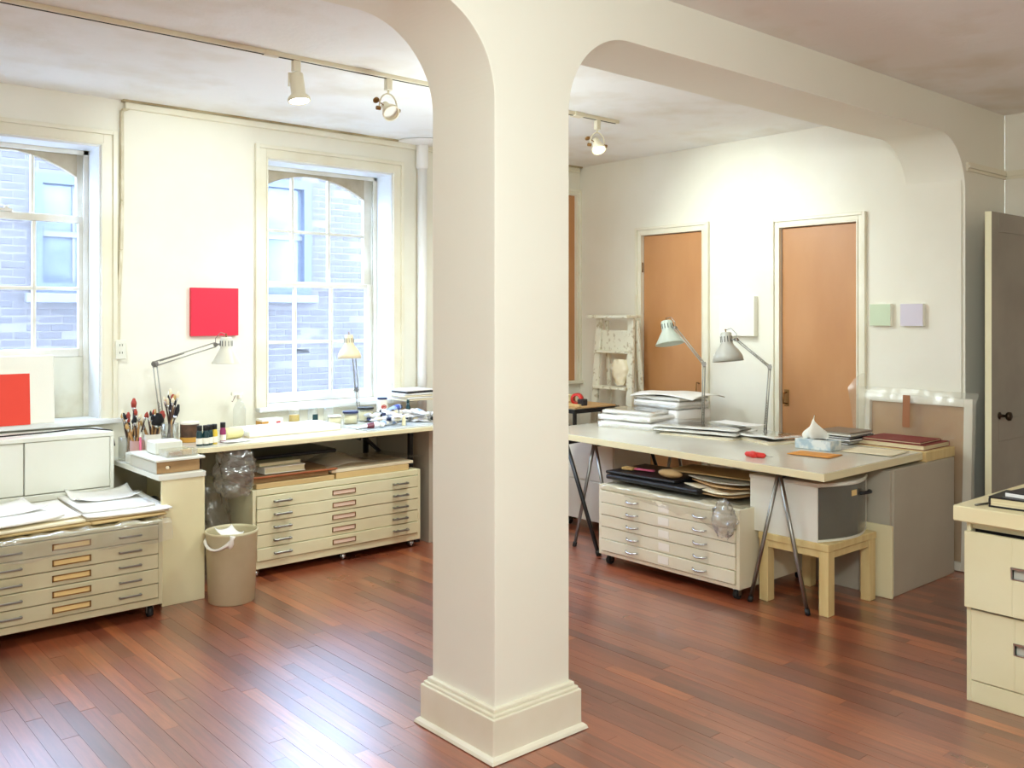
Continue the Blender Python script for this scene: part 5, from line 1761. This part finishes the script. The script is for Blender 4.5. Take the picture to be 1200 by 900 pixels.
# ---- step ladder
t = thing('step_ladder', 'paint-spattered white wooden step ladder standing between the window corner and the left door', 'ladder', (5.58, 5.22, 0))
H = 1.53
fx0, fx1 = -0.04, 0.02
for s in (-1, 1):
    build('front_rail', MB().bar((fx0, s * 0.215, 0), (fx1 + 0.02, s * 0.175, H), 0.028, 0.062, up=(0, 1, 0)), LADDER, t, bevel=0.003)
    build('rear_leg', MB().bar((0.20, s * 0.20 - 0.03, 0), (0.085, s * 0.165 - 0.03, H - 0.02), 0.024, 0.036, up=(0, 1, 0)), LADDER, t, bevel=0.003)
for k in range(1, 5):
    z = 0.295 * k + 0.075
    hw = 0.215 - 0.04 * z / H - 0.012
    xx = fx0 + (fx1 + 0.02 - fx0) * z / H
    build('step', MB().box(xx - 0.055, xx + 0.055, -hw, hw, z - 0.011, z + 0.011), LADDER, t, bevel=0.003)
build('top_cap', MB().box(-0.07, 0.115, -0.225, 0.215, H, H + 0.026), LADDER, t, bevel=0.004)
build('rear_brace', MB().box(0.105, 0.120, -0.17, 0.12, 1.10, 1.15), LADDER, t)
build('rear_brace', MB().box(0.150, 0.165, -0.18, 0.13, 0.55, 0.60), LADDER, t)
build('bucket_shelf', MB().box(0.035, 0.06, -0.145, 0.145, 1.25, 1.43), LADDER, t, label='folded white bucket shelf')
def sack(u, v):
    a = 2 * PI * u
    rr = 0.082 * (0.25 + 0.75 * math.sin(PI * (0.95 - 0.72 * v))) * (1 + 0.15 * noise.noise(Vector((math.cos(a) * 2, math.sin(a) * 2, v * 4))))
    return Vector((rr * 0.5 * math.cos(a), rr * math.sin(a), 0.21 * v)) + crumple((math.cos(a), math.sin(a), v * 2), 0.012, 3, 3)
tag(build('paper_bag', MB().grid(sack, 24, 16), PAPERC, loc=(5.585, 5.13, 0.985)), 'white paper bag standing on a step of the ladder', 'bag')
def sack2(u, v):
    a = 2 * PI * u
    return Vector((0.045 * math.cos(a) * math.sin(PI * (0.08 + 0.88 * v)), 0.15 * math.sin(a) * math.sin(PI * (0.08 + 0.88 * v)) ** 0.5, 0.13 * v)) + crumple((math.cos(a), math.sin(a), v * 2), 0.016, 3, 6)
tag(build('cloth_bag', MB().grid(sack2, 24, 14), mat('brown_cloth', rgb(150, 124, 92), 0.8), loc=(5.572, 5.19, 0.690)), 'brown cloth bag lying on a low step of the ladder', 'bag')

# ---- small panels on the door wall
def wall_panel(label, y0, y1, z0, z1, dep, face, name='wall_panel'):
    t = thing(name, label, 'panel', (XB, (y0 + y1) / 2, z0))
    w = (y1 - y0) / 2
    build('panel', MB().box(-dep, -0.002, -w, w, 0, z1 - z0), CANVASW, t, bevel=0.002)
    build('painted_face', MB().box(-dep - 0.0015, -dep, -w + 0.002, w - 0.002, 0.002, z1 - z0 - 0.002), face, t)


wall_panel('pale square panel hanging on the wall between the two brown doors', 3.99, 4.305, 1.398, 1.695, 0.045, CANVASW)
wall_panel('small pale green panel hanging right of the brown doors', 2.955, 3.10, 1.483, 1.628, 0.035, GREENC)
wall_panel('small pale lilac panel, rightmost of the panels on the wall', 2.742, 2.892, 1.483, 1.628, 0.035, LILACC)

# ---- back of a large canvas wrapped in plastic, leaning on the door wall
t = thing('wrapped_canvas', 'large plastic-wrapped canvas showing its brown back and white bars, leaning right of the doors', 'canvas', (5.81, 2.42, 0.004))
LEAN = Matrix.Rotation(math.radians(2.6), 4, 'Y')
HH, WW, bw = 1.04, 0.69, 0.065


def lbox(x0, x1, y0, y1, z0, z1):
    return MB().box(x0, x1, y0, y1, z0, z1, LEAN)


SH = Matrix.Translation((-0.072, 0, 0))


def lb(x0, x1, y0, y1, z0, z1):
    return MB().box(x0, x1, y0, y1, z0, z1, SH @ LEAN)


build('canvas_back', lb(0.0, 0.004, 0.03, WW - 0.01, 0.02, HH - 0.02), RAWCAN, t)
build('stretcher_bar', lb(-0.030, 0.010, 0.0, 0.052, 0.0, HH), WOODP if False else CANVASW, t, bevel=0.002)
build('stretcher_bar', lb(-0.030, 0.010, WW - 0.035, WW, 0.0, HH), CANVASW, t, bevel=0.002)
build('stretcher_bar', lb(-0.030, 0.010, 0.052, WW - 0.035, HH - 0.05, HH), CANVASW, t, bevel=0.002)
build('stretcher_bar', lb(-0.030, 0.010, 0.052, WW - 0.035, 0.0, 0.05), CANVASW, t, bevel=0.002)
build('cross_bar', lb(-0.022, 0.0, 0.052, WW - 0.035, 0.36, 0.41), WOODB, t, bevel=0.002)
build('tape_strip', lb(-0.074, -0.072, 0.365, 0.412, HH - 0.20, HH + 0.002), TAPE, t)
def cw(u, v):
    p = Vector((-0.046, -0.03 + u * (WW + 0.08), -0.0 + v * (HH + 0.03)))
    c = crumple(p, 0.016, 4, 3) + crumple(p, 0.007, 14, 4)
    if v > 0.97:
        p.x += 0.03
        p.z += 0.01
    p.x += -abs(c.x)
    p.z = max(0.006, p.z + 0.5 * c.z)
    p.y += 0.4 * c.y
    return (SH @ LEAN) @ p
build('wrapper', MB().grid(cw, 34, 44), PLASTICM, t)
def flare(u, v):
    p = Vector((-0.035 - 0.03 * v, WW - 0.02 + 0.09 * u * (0.4 + v), 0.55 + 0.62 * v - 0.10 * u * u * v))
    return (SH @ LEAN) @ (p + crumple(p, 0.02, 7, 9))
build('loose_flap', MB().grid(flare, 14, 26), PLASTICM, t)

# ---- two-drawer filing cabinet at the right edge
FX, FY = 3.83, 1.635
t = thing('filing_cabinet', 'cream two-drawer filing cabinet at the right edge, facing the room', 'cabinet', (FX, FY, 0))
Wd, Dp, Hb = 0.46, 0.70, 0.725
mb = MB()
mb.box(0.012, Dp, -Wd + 0.018, -0.018, 0.0, 0.085)
mb.box(0.012, Dp, -Wd + 0.018, -0.018, Hb - 0.03, Hb)
mb.box(0.0, Dp, -0.018, 0.0, 0.0, Hb)
mb.box(0.0, Dp, -Wd, -Wd + 0.018, 0.0, Hb)
mb.box(0.0, 0.012, -Wd + 0.018, -0.018, 0.0, 0.085)
mb.box(0.0, 0.012, -Wd + 0.018, -0.018, Hb - 0.012, Hb)
mb.box(Dp - 0.01, Dp, -Wd + 0.018, -0.018, 0.085, Hb - 0.03)
build('body', mb, FILE2, t, bevel=0.002)
build('file_gap_shade', MB().box(0.04, 0.05, -Wd + 0.018, -0.018, 0.09, Hb - 0.032), BLACKGAP, t)  # black sheet painted as shade behind the drawer fronts


def file_drawer(x, z0, z1, hz, lock):
    h = 0.115
    yc = -Wd * 0.5 - 0.03
    y0, y1 = -Wd + 0.004 if not lock else -Wd + 0.02, -0.004 if not lock else -0.020
    a, b = yc - 0.075, yc + 0.075
    zh0, zh1 = hz - 0.022, hz + 0.022
    mb = MB()
    mb.box(x, x + 0.02, y0, a, z0, z1)
    mb.box(x, x + 0.02, b, y1, z0, z1)
    mb.box(x, x + 0.02, a, b, z0, zh0)
    mb.box(x, x + 0.02, a, b, zh1, z1)
    d = build('drawer', mb, FILE2, t, bevel=0.0015)
    hb_ = MB()
    hb_.box(x + 0.016, x + 0.018, a, b, zh0, zh1)
    build('recessed_pull', hb_, GREYMET, d)
    build('pull_lip', MB().box(x - 0.006, x + 0.016, a - 0.004, b + 0.004, zh1 - 0.006, zh1 + 0.002).box(x - 0.002, x + 0.016, a - 0.004, b + 0.004, zh0 - 0.003, zh0 + 0.001).box(x - 0.003, x + 0.016, b, b + 0.004, zh0, zh1).box(x - 0.003, x + 0.016, a - 0.004, a, zh0, zh1), CHROME, d)
    if lock:
        build('lock', MB().cyl((x - 0.006, yc + 0.03, z1 - 0.035), (x + 0.004, yc + 0.03, z1 - 0.035), 0.010), STEEL, d)


file_drawer(-0.030, 0.385, 0.688, 0.555, False)
file_drawer(-0.004, 0.090, 0.372, 0.255, True)
tag(build('cabinet_top', MB().box(-0.045, Dp, -Wd - 0.03, 0.035, 0, 0.062), PANEL, loc=(FX, FY, Hb + 0.001), bevel=0.004), 'thick cream board forming the top of the filing cabinet', 'board')
ZT = Hb + 0.063
# black wire-bound organiser and books on it
t = thing('address_book', 'thick black zipped organiser on the filing cabinet', 'book', (3.86, 1.37, ZT), 0.05)
mb = MB()
mb.box(0.0, 0.20, 0, 0.19, 0, 0.007)
mb.box(0.0, 0.20, 0, 0.19, 0.036, 0.043)
mb.box(0.0, 0.20, 0.183, 0.19, 0.007, 0.036)
build('cover', mb, BLACKP, t, bevel=0.003)
build('pages', MB().box(0.006, 0.196, 0.004, 0.182, 0.007, 0.036), PAGES, t)
t = thing('notebook', 'dark purple notebook with white page edges lying on the organiser', 'book', (3.88, 1.36, ZT + 0.044), -0.1)
build('cover', MB().box(0, 0.19, 0, 0.155, 0.014, 0.017), DARKBK, t)
build('pages', MB().box(0, 0.188, 0.002, 0.153, 0, 0.014), PAPER, t)
sheet('paper_sheet', 0.16, 0.12, 0.002, (4.06, 1.42, ZT + 0.064), 0.2, PAPERC, 'grey paper slip lying behind on top of the notebook', 'paper')
tag(build('pen', MB().cyl((0, 0, 0.004), (0.075, -0.018, 0.004), 0.004), STEEL, loc=(3.83, 1.60, ZT)), 'thin grey pen lying left of the black organiser', 'pen')
